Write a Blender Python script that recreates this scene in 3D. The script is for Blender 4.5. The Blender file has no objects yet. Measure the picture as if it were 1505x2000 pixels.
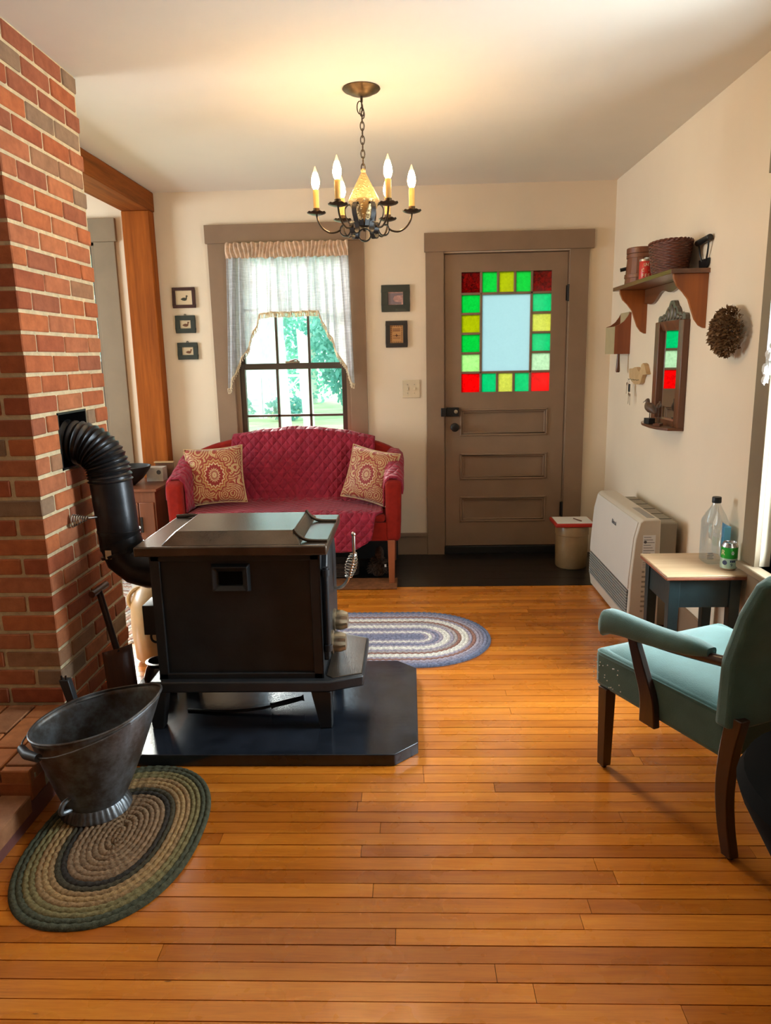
import bpy, bmesh, math, random
from mathutils import Vector, Matrix, Quaternion
R = math.radians
random.seed(7)
sc = bpy.context.scene
col = sc.collection

# ---------------------------------------------------------------- camera, world, light, exposure
def cam_setup():
    f, cx, cy = 1440.0, 752.5, 1000.0
    dx, dy = (797 - cx) / f, -(695 - cy) / f
    Y = Vector((dx, dy, 1)).normalized()
    r = R(0.75)
    Z = Vector((-math.sin(r), math.cos(r), 0)); Z = (Z - Y * Z.dot(Y)).normalized()
    X = Vector((Y.y * Z.z - Y.z * Z.y, Y.z * Z.x - Y.x * Z.z, Y.x * Z.y - Y.y * Z.x))
    if X.x < 0: X = -X
    right, up, fwd = Vector((X.x, Y.x, Z.x)), Vector((X.y, Y.y, Z.y)), Vector((X.z, Y.z, Z.z))
    cam = bpy.data.cameras.new('camera'); co = bpy.data.objects.new('camera', cam); col.objects.link(co)
    m = Matrix((right, up, -fwd)).transposed().to_4x4(); m.translation = (0, 0, 1.42)
    co.matrix_world = m
    cam.sensor_fit = 'VERTICAL'; cam.sensor_height = 24.0; cam.lens = f / 2000 * 24.0
    cam.clip_start = .05; cam.clip_end = 300
    sc.camera = co
cam_setup()
vs = sc.view_settings
vs.view_transform = 'Standard'; vs.look = 'None'; vs.gamma = 1.0; vs.use_curve_mapping = False
vs.exposure = 0.76
w = bpy.data.worlds.new('sky'); sc.world = w; w.use_nodes = True
bg = w.node_tree.nodes['Background']
bg.inputs[0].default_value = (0.74, 0.90, 1.0, 1); bg.inputs[1].default_value = 2.0

def area(name, loc, rot, sx, sy, power, colr):
    l = bpy.data.lights.new(name, 'AREA'); l.shape = 'RECTANGLE'; l.size = sx; l.size_y = sy
    l.energy = power; l.color = colr
    o = bpy.data.objects.new(name, l); col.objects.link(o); o.location = loc; o.rotation_euler = rot
    return o
# daylight pouring in at the windows of the right wall and of the side room
area('daylight_right_window', (1.60, 2.60, 1.32), (0, R(90), 0), 1.45, .52, 68, (.88, .95, 1.0))
area('daylight_side_room_window', (-4.30, 3.55, 1.45), (0, R(-90), 0), 1.4, 1.3, 85, (.90, .95, 1.0))

# soft sun lamp added to stand in for bright sky at the back windows
sun = bpy.data.lights.new('back_sky_lamp', 'SUN'); sun.energy = 14.0; sun.angle = R(26); sun.color = (1.0, .95, .86)
suno = bpy.data.objects.new('back_sky_lamp', sun); col.objects.link(suno)
suno.rotation_euler = Vector((.50, -1.0, -.46)).to_track_quat('-Z', 'Y').to_euler()

# ---------------------------------------------------------------- helpers
OFF = {}
def link(o):
    col.objects.link(o); return o
def tag(o, label=None, cat=None, group=None, kind=None):
    if label: o['label'] = label
    if cat: o['category'] = cat
    if group: o['group'] = group
    if kind: o['kind'] = kind
    return o
def thing(name, loc, label=None, cat=None, group=None, kind=None, rz=0):
    o = bpy.data.objects.new(name, None); link(o); o.location = loc; o.rotation_euler = (0, 0, rz)
    o.empty_display_size = .05
    OFF[o] = Vector(loc)
    return tag(o, label, cat, group, kind)
class MB:
    def __init__(s): s.v = []; s.f = []; s.uv = {}
    def add(s, vs, fs):
        n = len(s.v); s.v += [Vector(p) for p in vs]; s.f += [tuple(i + n for i in q) for q in fs]; return s
    def box(s, x0, x1, y0, y1, z0, z1):
        x0, x1 = min(x0, x1), max(x0, x1); y0, y1 = min(y0, y1), max(y0, y1); z0, z1 = min(z0, z1), max(z0, z1)
        return s.add([(x0,y0,z0),(x1,y0,z0),(x1,y1,z0),(x0,y1,z0),(x0,y0,z1),(x1,y0,z1),(x1,y1,z1),(x0,y1,z1)],
                     [(0,3,2,1),(4,5,6,7),(0,1,5,4),(1,2,6,5),(2,3,7,6),(3,0,4,7)])
    def hexa(s, b, t):      # bottom 4, top 4 points, counter-clockwise from above
        return s.add(list(b) + list(t), [(0,3,2,1),(4,5,6,7),(0,1,5,4),(1,2,6,5),(2,3,7,6),(3,0,4,7)])
    def prism(s, poly, fn0, fn1):   # polygon of 2-d points mapped by two functions to 3-d ends
        n = len(poly); a = [fn0(*p) for p in poly]; b = [fn1(*p) for p in poly]
        return s.add(a + b, [tuple(reversed(range(n))), tuple(range(n, 2*n))] + [(i, (i+1) % n, n + (i+1) % n, n + i) for i in range(n)])
    def tube(s, pts, rad, n=10, cap=True, closed=False):
        pts = [Vector(p) for p in pts]; m = len(pts)
        if not hasattr(rad, '__len__'): rad = [rad] * m
        rings = []; up = None
        for i, p in enumerate(pts):
            if closed: t = pts[(i+1) % m] - pts[i-1]
            else: t = pts[min(i+1, m-1)] - pts[max(i-1, 0)]
            t.normalize()
            if up is None:
                up = Vector((0,0,1)) if abs(t.z) < .9 else Vector((1,0,0))
            a = (up - t * up.dot(t)).normalized(); up = a; b = t.cross(a)
            rings.append([p + (a * math.cos(2*math.pi*k/n) + b * math.sin(2*math.pi*k/n)) * rad[i] for k in range(n)])
        vs = [q for r_ in rings for q in r_]; fs = []
        for i in range(m if closed else m-1):
            j = (i+1) % m
            for k in range(n): fs.append((i*n+k, i*n+(k+1)%n, j*n+(k+1)%n, j*n+k))
        if cap and not closed: fs += [tuple(reversed(range(n))), tuple(range((m-1)*n, m*n))]
        return s.add(vs, fs)
    def lathe(s, prof, c=(0,0,0), n=24, ax=None, ay=None, az=None, cap=True):
        c = Vector(c); ax = Vector(ax or (1,0,0)); ay = Vector(ay or (0,1,0)); az = Vector(az or (0,0,1))
        vs = []; fs = []
        for (r_, z) in prof:
            for k in range(n):
                a = 2*math.pi*k/n; vs.append(c + ax*(r_*math.cos(a)) + ay*(r_*math.sin(a)) + az*z)
        for i in range(len(prof)-1):
            for k in range(n): fs.append((i*n+k, i*n+(k+1)%n, (i+1)*n+(k+1)%n, (i+1)*n+k))
        if cap: fs += [tuple(reversed(range(n))), tuple(range((len(prof)-1)*n, len(prof)*n))]
        return s.add(vs, fs)
    def grid(s, fn, nu, nv, close_u=False):
        vs = [fn(i/nu, j/nv) for j in range(nv+1) for i in range(nu+1)]
        fs = [(j*(nu+1)+i, j*(nu+1)+i+1, (j+1)*(nu+1)+i+1, (j+1)*(nu+1)+i) for j in range(nv) for i in range(nu)]
        return s.add(vs, fs)
    def ball(s, c, rx, ry=None, rz=None, n=12, m=8):
        ry = ry or rx; rz = rz or rx; c = Vector(c)
        return s.add([c + Vector((rx*math.sin(math.pi*j/m)*math.cos(2*math.pi*i/n), ry*math.sin(math.pi*j/m)*math.sin(2*math.pi*i/n), -rz*math.cos(math.pi*j/m))) for j in range(m+1) for i in range(n)],
                     [(j*n+i, j*n+(i+1)%n, (j+1)*n+(i+1)%n, (j+1)*n+i) for j in range(m) for i in range(n)])
    def build(s, name, mat, parent=None, smooth=True, bevel=0, local=False, solid=0, sub=0, angle=42, seg=2, uvs=None, origin=None):
        me = bpy.data.meshes.new(name)
        if parent is not None:
            off = Vector((0,0,0)) if local else OFF[parent]
            loc = Vector((0,0,0))
        else:
            if origin is None:
                xs = [p.x for p in s.v]; ys = [p.y for p in s.v]; zs = [p.z for p in s.v]
                origin = ((min(xs)+max(xs))/2, (min(ys)+max(ys))/2, min(zs))
            loc = Vector(origin); off = loc
        me.from_pydata([p - off for p in s.v], [], s.f); me.validate(); me.update()
        bm = bmesh.new(); bm.from_mesh(me)
        bmesh.ops.remove_doubles(bm, verts=bm.verts, dist=1e-6)
        bmesh.ops.recalc_face_normals(bm, faces=bm.faces); bm.to_mesh(me); bm.free()
        if uvs is not None:
            lay = me.uv_layers.new(name='UVMap')
            for lp in me.loops: lay.data[lp.index].uv = uvs(me.vertices[lp.vertex_index].co + off)
        if smooth:
            me.polygons.foreach_set('use_smooth', [True]*len(me.polygons))
            me.set_sharp_from_angle(angle=R(angle))
        me.materials.append(mat)
        o = bpy.data.objects.new(name, me); link(o); o.location = loc
        if parent is not None: o.parent = parent
        OFF[o] = off
        if solid:
            md = o.modifiers.new('solid', 'SOLIDIFY'); md.thickness = solid; md.offset = 0
        if bevel:
            md = o.modifiers.new('bevel', 'BEVEL'); md.width = bevel; md.segments = seg; md.limit_method = 'ANGLE'; md.angle_limit = R(35)
        if sub:
            md = o.modifiers.new('sub', 'SUBSURF'); md.levels = sub; md.render_levels = sub
        return o
def bezier(p0, p1, p2, p3, n=12):
    p0, p1, p2, p3 = map(Vector, (p0, p1, p2, p3)); out = []
    for i in range(n+1):
        t = i/n; u = 1-t; out.append(p0*u**3 + p1*3*u*u*t + p2*3*u*t*t + p3*t**3)
    return out
def catmull(pts, n=6):
    pts = [Vector(p) for p in pts]; P = [pts[0]*2-pts[1]] + pts + [pts[-1]*2-pts[-2]]; out = []
    for i in range(1, len(P)-2):
        for k in range(n):
            t = k/n; a, b, c, d = P[i-1], P[i], P[i+1], P[i+2]
            out.append(.5*((2*b) + (c-a)*t + (2*a-5*b+4*c-d)*t*t + (3*b-a-3*c+d)*t**3))
    out.append(pts[-1]); return out
def lerp(a, b, t): return a + (b-a)*t
def interp(tab, x):
    if x <= tab[0][0]: return tab[0][1]
    for (a, fa), (b, fb) in zip(tab, tab[1:]):
        if x <= b: return lerp(fa, fb, (x-a)/(b-a))
    return tab[-1][1]
def text_mesh(name, body, size, mat, parent, origin, ax, ay, depth=.0006, align='CENTER'):
    cu = bpy.data.curves.new('t', 'FONT'); cu.body = body; cu.size = size; cu.align_x = align; cu.align_y = 'CENTER'; cu.extrude = depth
    to = bpy.data.objects.new('t', cu); link(to); bpy.context.view_layer.update()
    me = bpy.data.meshes.new_from_object(to.evaluated_get(bpy.context.evaluated_depsgraph_get()))
    bpy.data.objects.remove(to); bpy.data.curves.remove(cu)
    ax = Vector(ax).normalized(); ay = Vector(ay).normalized(); az = ax.cross(ay); o3 = Vector(origin)
    off = OFF[parent]
    for v in me.vertices: v.co = o3 + ax*v.co.x + ay*v.co.y + az*v.co.z - off
    me.materials.clear(); me.materials.append(mat); me.name = name
    o = bpy.data.objects.new(name, me); link(o); o.parent = parent; OFF[o] = off
    return o

# ---------------------------------------------------------------- materials
class NT:
    def __init__(s, name):
        s.m = bpy.data.materials.new(name); s.m.use_nodes = True; s.t = s.m.node_tree
        s.n = s.t.nodes; s.b = s.n['Principled BSDF']; s.out = s.n['Material Output']
    def node(s, typ, **kw):
        n = s.n.new(typ)
        for k, v in kw.items():
            if hasattr(n, k): setattr(n, k, v)
            else: n.inputs[k].default_value = v
        return n
    def l(s, a, b): s.t.links.new(a, b)
    def math(s, op, a, b=None, c=None):
        n = s.n.new('ShaderNodeMath'); n.operation = op
        for i, q in enumerate((a, b, c)):
            if q is None: continue
            if isinstance(q, (int, float)): n.inputs[i].default_value = q
            else: s.l(q, n.inputs[i])
        return n.outputs[0]
    def pos(s, scale=(1,1,1), obj=False, uv=False, rot=(0,0,0)):
        mp = s.n.new('ShaderNodeMapping'); mp.inputs['Scale'].default_value = scale; mp.inputs['Rotation'].default_value = rot
        if obj or uv:
            tc = s.n.new('ShaderNodeTexCoord'); s.l(tc.outputs['UV' if uv else 'Object'], mp.inputs['Vector'])
        else:
            g = s.n.new('ShaderNodeNewGeometry'); s.l(g.outputs['Position'], mp.inputs['Vector'])
        return mp.outputs[0]
    def noise(s, vec, scale, detail=4, rough=.55, dist=0):
        n = s.n.new('ShaderNodeTexNoise'); n.inputs['Scale'].default_value = scale; n.inputs['Detail'].default_value = detail
        n.inputs['Roughness'].default_value = rough; n.inputs['Distortion'].default_value = dist; s.l(vec, n.inputs['Vector']); return n.outputs['Fac']
    def ramp(s, fac, stops, const=False):
        n = s.n.new('ShaderNodeValToRGB'); e = n.color_ramp.elements
        if const: n.color_ramp.interpolation = 'CONSTANT'
        while len(e) < len(stops): e.new(.5)
        for q, (p, c) in zip(e, stops): q.position = p; q.color = (*c, 1)
        s.l(fac, n.inputs[0]); return n.outputs[0]
    def mix(s, fac, a, b, mode='MIX'):
        n = s.n.new('ShaderNodeMix'); n.data_type = 'RGBA'; n.blend_type = mode
        for i, q in ((0, fac), (6, a), (7, b)):
            if isinstance(q, (int, float)): n.inputs[i].default_value = q
            elif isinstance(q, tuple): n.inputs[i].default_value = (*q, 1)
            else: s.l(q, n.inputs[i])
        return n.outputs[2]
    def bump(s, h, strength=.3, dist=.01):
        n = s.n.new('ShaderNodeBump'); n.inputs['Strength'].default_value = strength; n.inputs['Distance'].default_value = dist
        s.l(h, n.inputs['Height']); s.l(n.outputs[0], s.b.inputs['Normal'])
    def rnd(s):
        return s.n.new('ShaderNodeObjectInfo').outputs['Random']
    def base(s, c, rough=.6, metal=0, spec=.5, coat=0, coatr=.1, sheen=0):
        b = s.b
        if isinstance(c, tuple): b.inputs['Base Color'].default_value = (*c, 1)
        else: s.l(c, b.inputs['Base Color'])
        if isinstance(rough, (int, float)): b.inputs['Roughness'].default_value = rough
        else: s.l(rough, b.inputs['Roughness'])
        b.inputs['Metallic'].default_value = metal; b.inputs['Specular IOR Level'].default_value = spec
        b.inputs['Coat Weight'].default_value = coat; b.inputs['Coat Roughness'].default_value = coatr
        b.inputs['Sheen Weight'].default_value = sheen
        return s.m
def plain(name, c, rough=.6, metal=0, var=.12, ns=6, bump=.08, bs=90, spec=.5, coat=0, scale=(1,1,1), rand=0, sheen=0):
    t = NT(name); p = t.pos(scale)
    c0 = tuple(max(0, q*(1-var)) for q in c); c1 = tuple(min(1, q*(1+var)) for q in c)
    cc = t.ramp(t.noise(p, ns), [(.3, c0), (.7, c1)])
    if rand:
        cc = t.mix(1.0, cc, t.ramp(t.rnd(), [(0, (1-rand,)*3), (1, (1,1,1))]), 'MULTIPLY')
    if bump: t.bump(t.noise(p, bs, 3), bump, .004)
    return t.base(cc, rough, metal, spec, coat, .15, sheen)
def wood(name, c0, c1, axis=0, rough=.4, coat=.2, fine=70, rand=.0, spec=.5):
    t = NT(name); sc3 = [fine]*3; sc3[axis] = fine*.06
    p = t.pos(tuple(q/10 for q in sc3))
    n1 = t.noise(p, 4, 5, .6, .6); n2 = t.noise(p, 14, 4, .6)
    cc = t.ramp(t.math('ADD', t.math('MULTIPLY', n1, .7), t.math('MULTIPLY', n2, .3)), [(.32, c0), (.68, c1)])
    if rand: cc = t.mix(1.0, cc, t.ramp(t.rnd(), [(0, (1-rand, 1-rand*1.1, 1-rand*1.2)), (.6, (1,1,1)), (1, (1+rand*.4, 1+rand*.4, 1+rand*.4))]), 'MULTIPLY')
    t.bump(n2, .06, .003)
    return t.base(cc, rough, 0, spec, coat, .18)

MAT = {}
MAT['wall'] = plain('cream_plaster', (.80, .675, .515), .85, var=.03, ns=2, bump=.12, bs=25, spec=.2)
MAT['ceiling'] = plain('ceiling_plaster', (.81, .755, .665), .9, var=.02, ns=2, bump=.08, bs=20, spec=.15)
MAT['trim'] = plain('taupe_paint', (.265, .172, .108), .5, var=.08, ns=5, bump=.08, bs=40, spec=.4)
MAT['trim_olive'] = plain('olive_taupe_paint', (.235, .175, .110), .5, var=.08, ns=5, bump=.08, bs=40, spec=.4)
MAT['sash'] = plain('dark_brown_sash_paint', (.07, .05, .036), .45, spec=.4)
MAT['black_floor'] = plain('black_floor_paint', (.007, .0065, .006), .28, var=.5, ns=5, bump=.15, bs=30)
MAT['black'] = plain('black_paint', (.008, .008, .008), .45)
MAT['black_cloth'] = plain('black_cloth', (.005, .005, .005), .95, spec=.08)
MAT['black_iron'] = plain('black_iron', (.014, .013, .013), .42, .3, var=.3, bump=.1, bs=60)
MAT['dark_near_wall'] = wood('light_absorbing_wall', (.020, .010, .006), (.045, .022, .012), 2, .6, 0, 40)  # dark wood tone made up to absorb bounced light
MAT['gap'] = plain('dark_gap', (.03, .012, .004), .9)
def floor_mat(name, board=False):
    t = NT(name); p = t.pos((.55, 8, 8))
    n1 = t.noise(p, 3.0, 5, .6, .8); n2 = t.noise(t.pos((2.2, 40, 40)), 6, 4, .6)
    n3 = t.noise(t.pos((3, 3, 3)), 2.2, 3)
    f = t.math('ADD', t.math('MULTIPLY', n1, .6), t.math('MULTIPLY', n2, .4))
    cc = t.ramp(f, [(.25, (.38, .092, .006)), (.5, (.58, .172, .014)), (.75, (.70, .262, .028))])
    cc = t.mix(1.0, cc, t.ramp(t.rnd(), [(0, (.70, .62, .52)), (.5, (.96, .95, .93)), (1, (1.16, 1.22, 1.3))]), 'MULTIPLY')
    cc = t.mix(t.ramp(t.noise(t.pos((8, 30, 30)), 2.3, 2), [(.72, (0,0,0)), (.80, (.8,.8,.8))]), cc, (.10, .035, .008))
    if board:
        br = t.node('ShaderNodeTexBrick'); br.inputs['Scale'].default_value = 1; br.inputs['Brick Width'].default_value = 1.4; br.inputs['Row Height'].default_value = .054
        br.inputs['Mortar Size'].default_value = .0015; br.inputs['Color1'].default_value = (1,1,1,1); br.inputs['Color2'].default_value = (.8,.75,.7,1); br.inputs['Mortar'].default_value = (.05,.03,.02,1)
        t.l(t.pos(), br.inputs['Vector']); cc = t.mix(1.0, cc, br.outputs['Color'], 'MULTIPLY')
    t.bump(n2, .05, .002)
    rr = t.ramp(n3, [(.3, (.22,)*3), (.7, (.36,)*3)])
    return t.base(cc, rr, 0, .5, .45, .16)
MAT['floor'] = floor_mat('honey_floorboard'); MAT['floor_far'] = floor_mat('honey_floor_far', True)
def brick_mat(name, stops, dark=1):
    t = NT(name); p = t.pos((1,1,1))
    cc = t.ramp(t.rnd(), stops, True)
    n = t.noise(p, 22, 5, .6); n2 = t.noise(p, 160, 3)
    cc = t.mix(1.0, cc, t.ramp(n, [(.25, (.72,.70,.68)), (.7, (1.12,1.12,1.1))]), 'MULTIPLY')
    cc = t.mix(t.ramp(n2, [(.66, (0,0,0)), (.78, (.5,.5,.5))]), cc, (.12, .05, .03))
    t.bump(t.math('ADD', n, t.math('MULTIPLY', n2, .5)), .35, .004)
    return t.base(cc, .85, 0, .25)
MAT['brick'] = brick_mat('red_brick', [(0,(.43,.125,.05)),(.16,(.50,.155,.06)),(.34,(.38,.105,.048)),(.5,(.46,.16,.075)),(.64,(.35,.115,.06)),(.76,(.50,.18,.08)),(.88,(.37,.19,.105)),(.95,(.30,.195,.125))])
MAT['hearth_brick'] = brick_mat('hearth_brick', [(0,(.42,.13,.045)),(.25,(.36,.16,.075)),(.5,(.46,.17,.06)),(.75,(.30,.12,.06))])
MAT['mortar'] = plain('mortar', (.66, .55, .35), .95, var=.15, ns=30, bump=.6, bs=120, spec=.1)
MAT['beam'] = wood('old_pine_beam', (.15, .038, .004), (.32, .088, .011), 1, .75, 0, 60, spec=.2)
MAT['post'] = wood('old_pine_post', (.20, .046, .004), (.40, .105, .011), 2, .75, 0, 60, spec=.2)
MAT['red_riser'] = plain('oxblood_riser_paint', (.16, .055, .045), .6)
MAT['stove'] = plain('stove_black_iron', (.019, .021, .024), .44, .0, var=.35, ns=7, bump=.12, bs=110)
MAT['stove_top'] = plain('stove_top_iron', (.105, .080, .060), .24, .6, var=.3, ns=9, bump=.12, bs=140)
MAT['pipe'] = plain('black_stovepipe', (.030, .031, .035), .33, .6, var=.4, ns=10, bump=.06, bs=80)
MAT['slate'] = plain('black_slate', (.014, .018, .026), .17, 0, var=.5, ns=9, bump=.08, bs=30)
MAT['chrome'] = plain('bright_steel', (.62, .60, .56), .25, 1, var=.15, bump=0)
MAT['brass_grey'] = plain('worn_nickel', (.42, .36, .26), .38, .9, var=.25, ns=20, bump=.1)
def galv():
    t = NT('galvanised_steel'); p = t.pos()
    n = t.noise(p, 9, 5, .65); n2 = t.noise(p, 60, 3)
    cc = t.ramp(n, [(.3, (.065,.036,.020)), (.46, (.10,.092,.085)), (.7, (.25,.285,.32))])
    t.bump(n2, .15, .003); return t.base(cc, .42, .65)
MAT['galv'] = galv()
MAT['grip'] = plain('dark_wood_grip', (.012, .010, .009), .5)
MAT['red_fabric'] = plain('brick_red_fabric', (.24, .013, .007), .9, var=.12, ns=30, bump=.3, bs=500, spec=.12, sheen=.05)
def quilt_mat():
    t = NT('crimson_quilt'); tc = t.node('ShaderNodeTexCoord'); sp = t.node('ShaderNodeSeparateXYZ'); t.l(tc.outputs['UV'], sp.inputs[0])
    s = 1/.062
    a = t.math('ABSOLUTE', t.math('SUBTRACT', t.math('FRACT', t.math('MULTIPLY', t.math('ADD', sp.outputs[0], sp.outputs[1]), s)), .5))
    b = t.math('ABSOLUTE', t.math('SUBTRACT', t.math('FRACT', t.math('MULTIPLY', t.math('SUBTRACT', sp.outputs[0], sp.outputs[1]), s)), .5))
    d = t.math('SUBTRACT', .5, t.math('MAXIMUM', a, b))
    h = t.math('POWER', t.math('MULTIPLY', d, 2.0), .45)
    n = t.noise(t.pos(), 25, 3)
    t.bump(t.math('ADD', h, t.math('MULTIPLY', n, .35)), .75, .012)
    cc = t.ramp(n, [(.3, (.225, .007, .022)), (.7, (.33, .012, .036))])
    return t.base(cc, .7, 0, .25, 0, .1, .12)
MAT['quilt'] = quilt_mat()
def paisley():
    t = NT('paisley_fabric'); tc = t.node('ShaderNodeTexCoord'); uv = tc.outputs['UV']
    nz = t.node('ShaderNodeTexNoise'); nz.inputs['Scale'].default_value = 5; t.l(uv, nz.inputs['Vector'])
    dis = t.node('ShaderNodeVectorMath'); dis.operation = 'MULTIPLY_ADD'; t.l(nz.outputs['Color'], dis.inputs[0]); dis.inputs[1].default_value = (.07, .07, 0); t.l(uv, dis.inputs[2])
    def vor(scale, src):
        v = t.node('ShaderNodeTexVoronoi'); v.inputs['Scale'].default_value = scale; t.l(src, v.inputs['Vector']); return v.outputs['Distance'], v.outputs['Color']
    tan, red, rust, cream = (.42, .225, .075), (.25, .014, .010), (.34, .060, .018), (.58, .42, .22)
    d1, c1 = vor(4.2, dis.outputs[0])
    rings = t.math('SINE', t.math('MULTIPLY', d1, 46))
    base = t.ramp(t.math('MULTIPLY_ADD', rings, .5, .5), [(.0, red), (.38, rust), (.52, tan), (.8, cream), (1, tan)])
    d2, c2 = vor(30, dis.outputs[0])
    base = t.mix(t.ramp(d2, [(.20, (.9,)*3), (.30, (0,)*3)]), base, red)
    d3, c3 = vor(58, uv)
    base = t.mix(t.ramp(d3, [(.14, (.75,)*3), (.24, (0,)*3)]), base, cream)
    sp = t.node('ShaderNodeSeparateXYZ'); t.l(uv, sp.inputs[0])
    du = t.math('SUBTRACT', sp.outputs[0], .5); dv = t.math('MULTIPLY', t.math('SUBTRACT', sp.outputs[1], .50), .80)
    r = t.math('SQRT', t.math('ADD', t.math('MULTIPLY', du, du), t.math('MULTIPLY', dv, dv))); ang = t.math('ARCTAN2', dv, du)
    pet = t.math('MULTIPLY', t.math('ABSOLUTE', t.math('SINE', t.math('MULTIPLY', ang, 8))), .030)
    rr = t.math('ADD', r, pet)
    med = t.ramp(rr, [(.0, rust), (.030, cream), (.058, red), (.085, cream), (.105, red), (.150, red), (.165, cream), (.185, rust), (.21, tan), (.235, red), (.26, tan)], True)
    cc = t.mix(t.math('LESS_THAN', rr, .265), base, med)
    t.bump(t.noise(t.pos(), 400, 2), .2, .002)
    return t.base(cc, .55, 0, .35, 0, .1, .2)
MAT['paisley'] = paisley()
MAT['green_fabric'] = plain('sea_green_velvet', (.072, .160, .150), .85, var=.12, ns=14, bump=.2, bs=300, spec=.2, sheen=.35)
MAT['mahogany'] = wood('dark_mahogany', (.018, .008, .006), (.05, .018, .010), 2, .3, .4, 60)
MAT['heater'] = plain('cream_enamel', (.60, .53, .43), .38, var=.03, bump=.02, spec=.5)
MAT['heater_panel'] = plain('cream_front_panel', (.66, .61, .54), .36, var=.02, bump=.02)
MAT['heater_dark'] = plain('grey_tan_housing', (.28, .24, .18), .55, var=.05)
MAT['grille'] = plain('grey_grille', (.30, .29, .27), .5, var=.05)
MAT['dark_slot'] = plain('dark_slot', (.02, .02, .02), .7)
MAT['paper'] = plain('white_paper', (.80, .80, .78), .8, var=.03, bump=.02)
MAT['ink'] = plain('grey_ink', (.10, .10, .11), .8, bump=0)
MAT['teal_paint'] = plain('dark_teal_paint', (.012, .027, .030), .42, var=.25, ns=10, bump=.1)
MAT['maple_top'] = wood('pale_maple_top', (.50, .32, .17), (.66, .48, .29), 0, .4, .3, 40)
MAT['red_edge'] = plain('reddish_wood_edge', (.28, .09, .045), .45)
MAT['cherry'] = wood('cherry_wood', (.24, .060, .008), (.42, .120, .018), 2, .45, .1, 40)
MAT['cherry_top'] = wood('dark_cherry_wood', (.10, .035, .014), (.20, .075, .030), 1, .3, .4, 40)
MAT['walnut'] = wood('walnut_wood', (.085, .028, .010), (.17, .058, .020), 2, .4, .3, 50)
MAT['firkin'] = wood('firkin_wood', (.10, .028, .010), (.21, .065, .020), 2, .45, .2, 50)
MAT['wicker'] = plain('brown_wicker', (.13, .038, .018), .5, var=.3, ns=40, bump=.2)
MAT['red_box'] = wood('red_brown_box', (.20, .050, .016), (.30, .085, .026), 2, .5, .1, 40)
MAT['raw_edge'] = plain('worn_pale_wood', (.46, .36, .20), .6)
MAT['pale_wood'] = wood('pale_pine', (.50, .31, .14), (.64, .44, .23), 0, .5, .1, 40)
MAT['tin_red'] = plain('red_tin_paint', (.52, .030, .018), .35, var=.06, bump=.02)
MAT['tin_cream'] = plain('cream_lettering', (.80, .68, .42), .4, bump=0)
MAT['tin_metal'] = plain('tin_metal', (.40, .34, .26), .4, .7)
MAT['grey_iron'] = plain('grey_green_metal', (.32, .34, .29), .45, .4)
MAT['verdigris'] = plain('verdigris_crest', (.13, .10, .07), .35, .2, var=.3, ns=30, bump=.2)
t = NT('mirror_glass'); MAT['mirror'] = t.base((.86, .88, .86), .02, 1)
MAT['bird'] = plain('carved_bird_wood', (.10, .055, .03), .5, var=.25, ns=30, bump=.2)
MAT['leafbrown'] = plain('dried_leaf', (.36, .19, .075), .8, var=.45, ns=40, bump=.2, rand=.4)
MAT['ivory'] = plain('ivory_plastic', (.70, .58, .40), .4, var=.02, bump=0)
MAT['frame_black'] = plain('black_frame', (.018, .014, .012), .45)
MAT['frame_green'] = plain('dark_green_frame', (.022, .030, .022), .5, var=.15)
MAT['frame_mah'] = plain('mahogany_frame', (.045, .012, .010), .4)
MAT['mat_cream'] = plain('cream_print_paper', (.66, .52, .33), .8, var=.04, bump=0)
MAT['duck_dark'] = plain('duck_ink_dark', (.045, .045, .025), .8, bump=0)
MAT['duck_brown'] = plain('duck_ink_brown', (.16, .065, .03), .8, bump=0)
MAT['pink_print'] = plain('pink_grey_print', (.50, .28, .24), .8, var=.3, ns=60, bump=0)
MAT['mauve'] = plain('mauve_print', (.26, .19, .20), .8, bump=0)
MAT['sampler'] = plain('ochre_linen', (.52, .27, .10), .9, var=.08, ns=80, bump=.1)
MAT['stitch'] = plain('brown_stitching', (.14, .055, .03), .9, bump=0)
MAT['canopy'] = plain('antique_brass', (.13, .085, .045), .38, .8, var=.35, ns=30, bump=.15)
MAT['arm_iron'] = plain('bronze_iron', (.075, .052, .032), .35, .75, var=.3, ns=30, bump=.1)
MAT['candle'] = plain('amber_candle_sleeve', (.62, .36, .10), .5, var=.12, ns=20, bump=.1)
def punched():
    t = NT('punched_tin'); v = t.node('ShaderNodeTexVoronoi'); v.inputs['Scale'].default_value = 95; t.l(t.pos(), v.inputs['Vector'])
    t.bump(t.ramp(v.outputs['Distance'], [(.1, (1,1,1)), (.5, (0,0,0))]), .8, .003)
    return t.base((.50, .36, .17), .4, .6)
MAT['punched'] = punched()
def emit(name, c, s):
    t = NT(name); e = t.node('ShaderNodeEmission'); e.inputs[0].default_value = (*c, 1); e.inputs[1].default_value = s
    t.l(e.outputs[0], t.out.inputs[0]); return t.m
def bulbmat():
    t = NT('glowing_flame_bulb'); tc = t.node('ShaderNodeTexCoord'); sp = t.node('ShaderNodeSeparateXYZ'); t.l(tc.outputs['Generated'], sp.inputs[0])
    e = t.node('ShaderNodeEmission'); e.inputs[0].default_value = (1, .62, .27, 1)
    t.l(t.math('MULTIPLY', t.ramp(sp.outputs[2], [(.10, (.3,)*3), (.28, (1,)*3), (.55, (.35,)*3), (.75, (.012,)*3), (1, (.008,)*3)]), 140), e.inputs[1])
    t.l(e.outputs[0], t.out.inputs[0]); return t.m
MAT['bulb'] = bulbmat()
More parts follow.
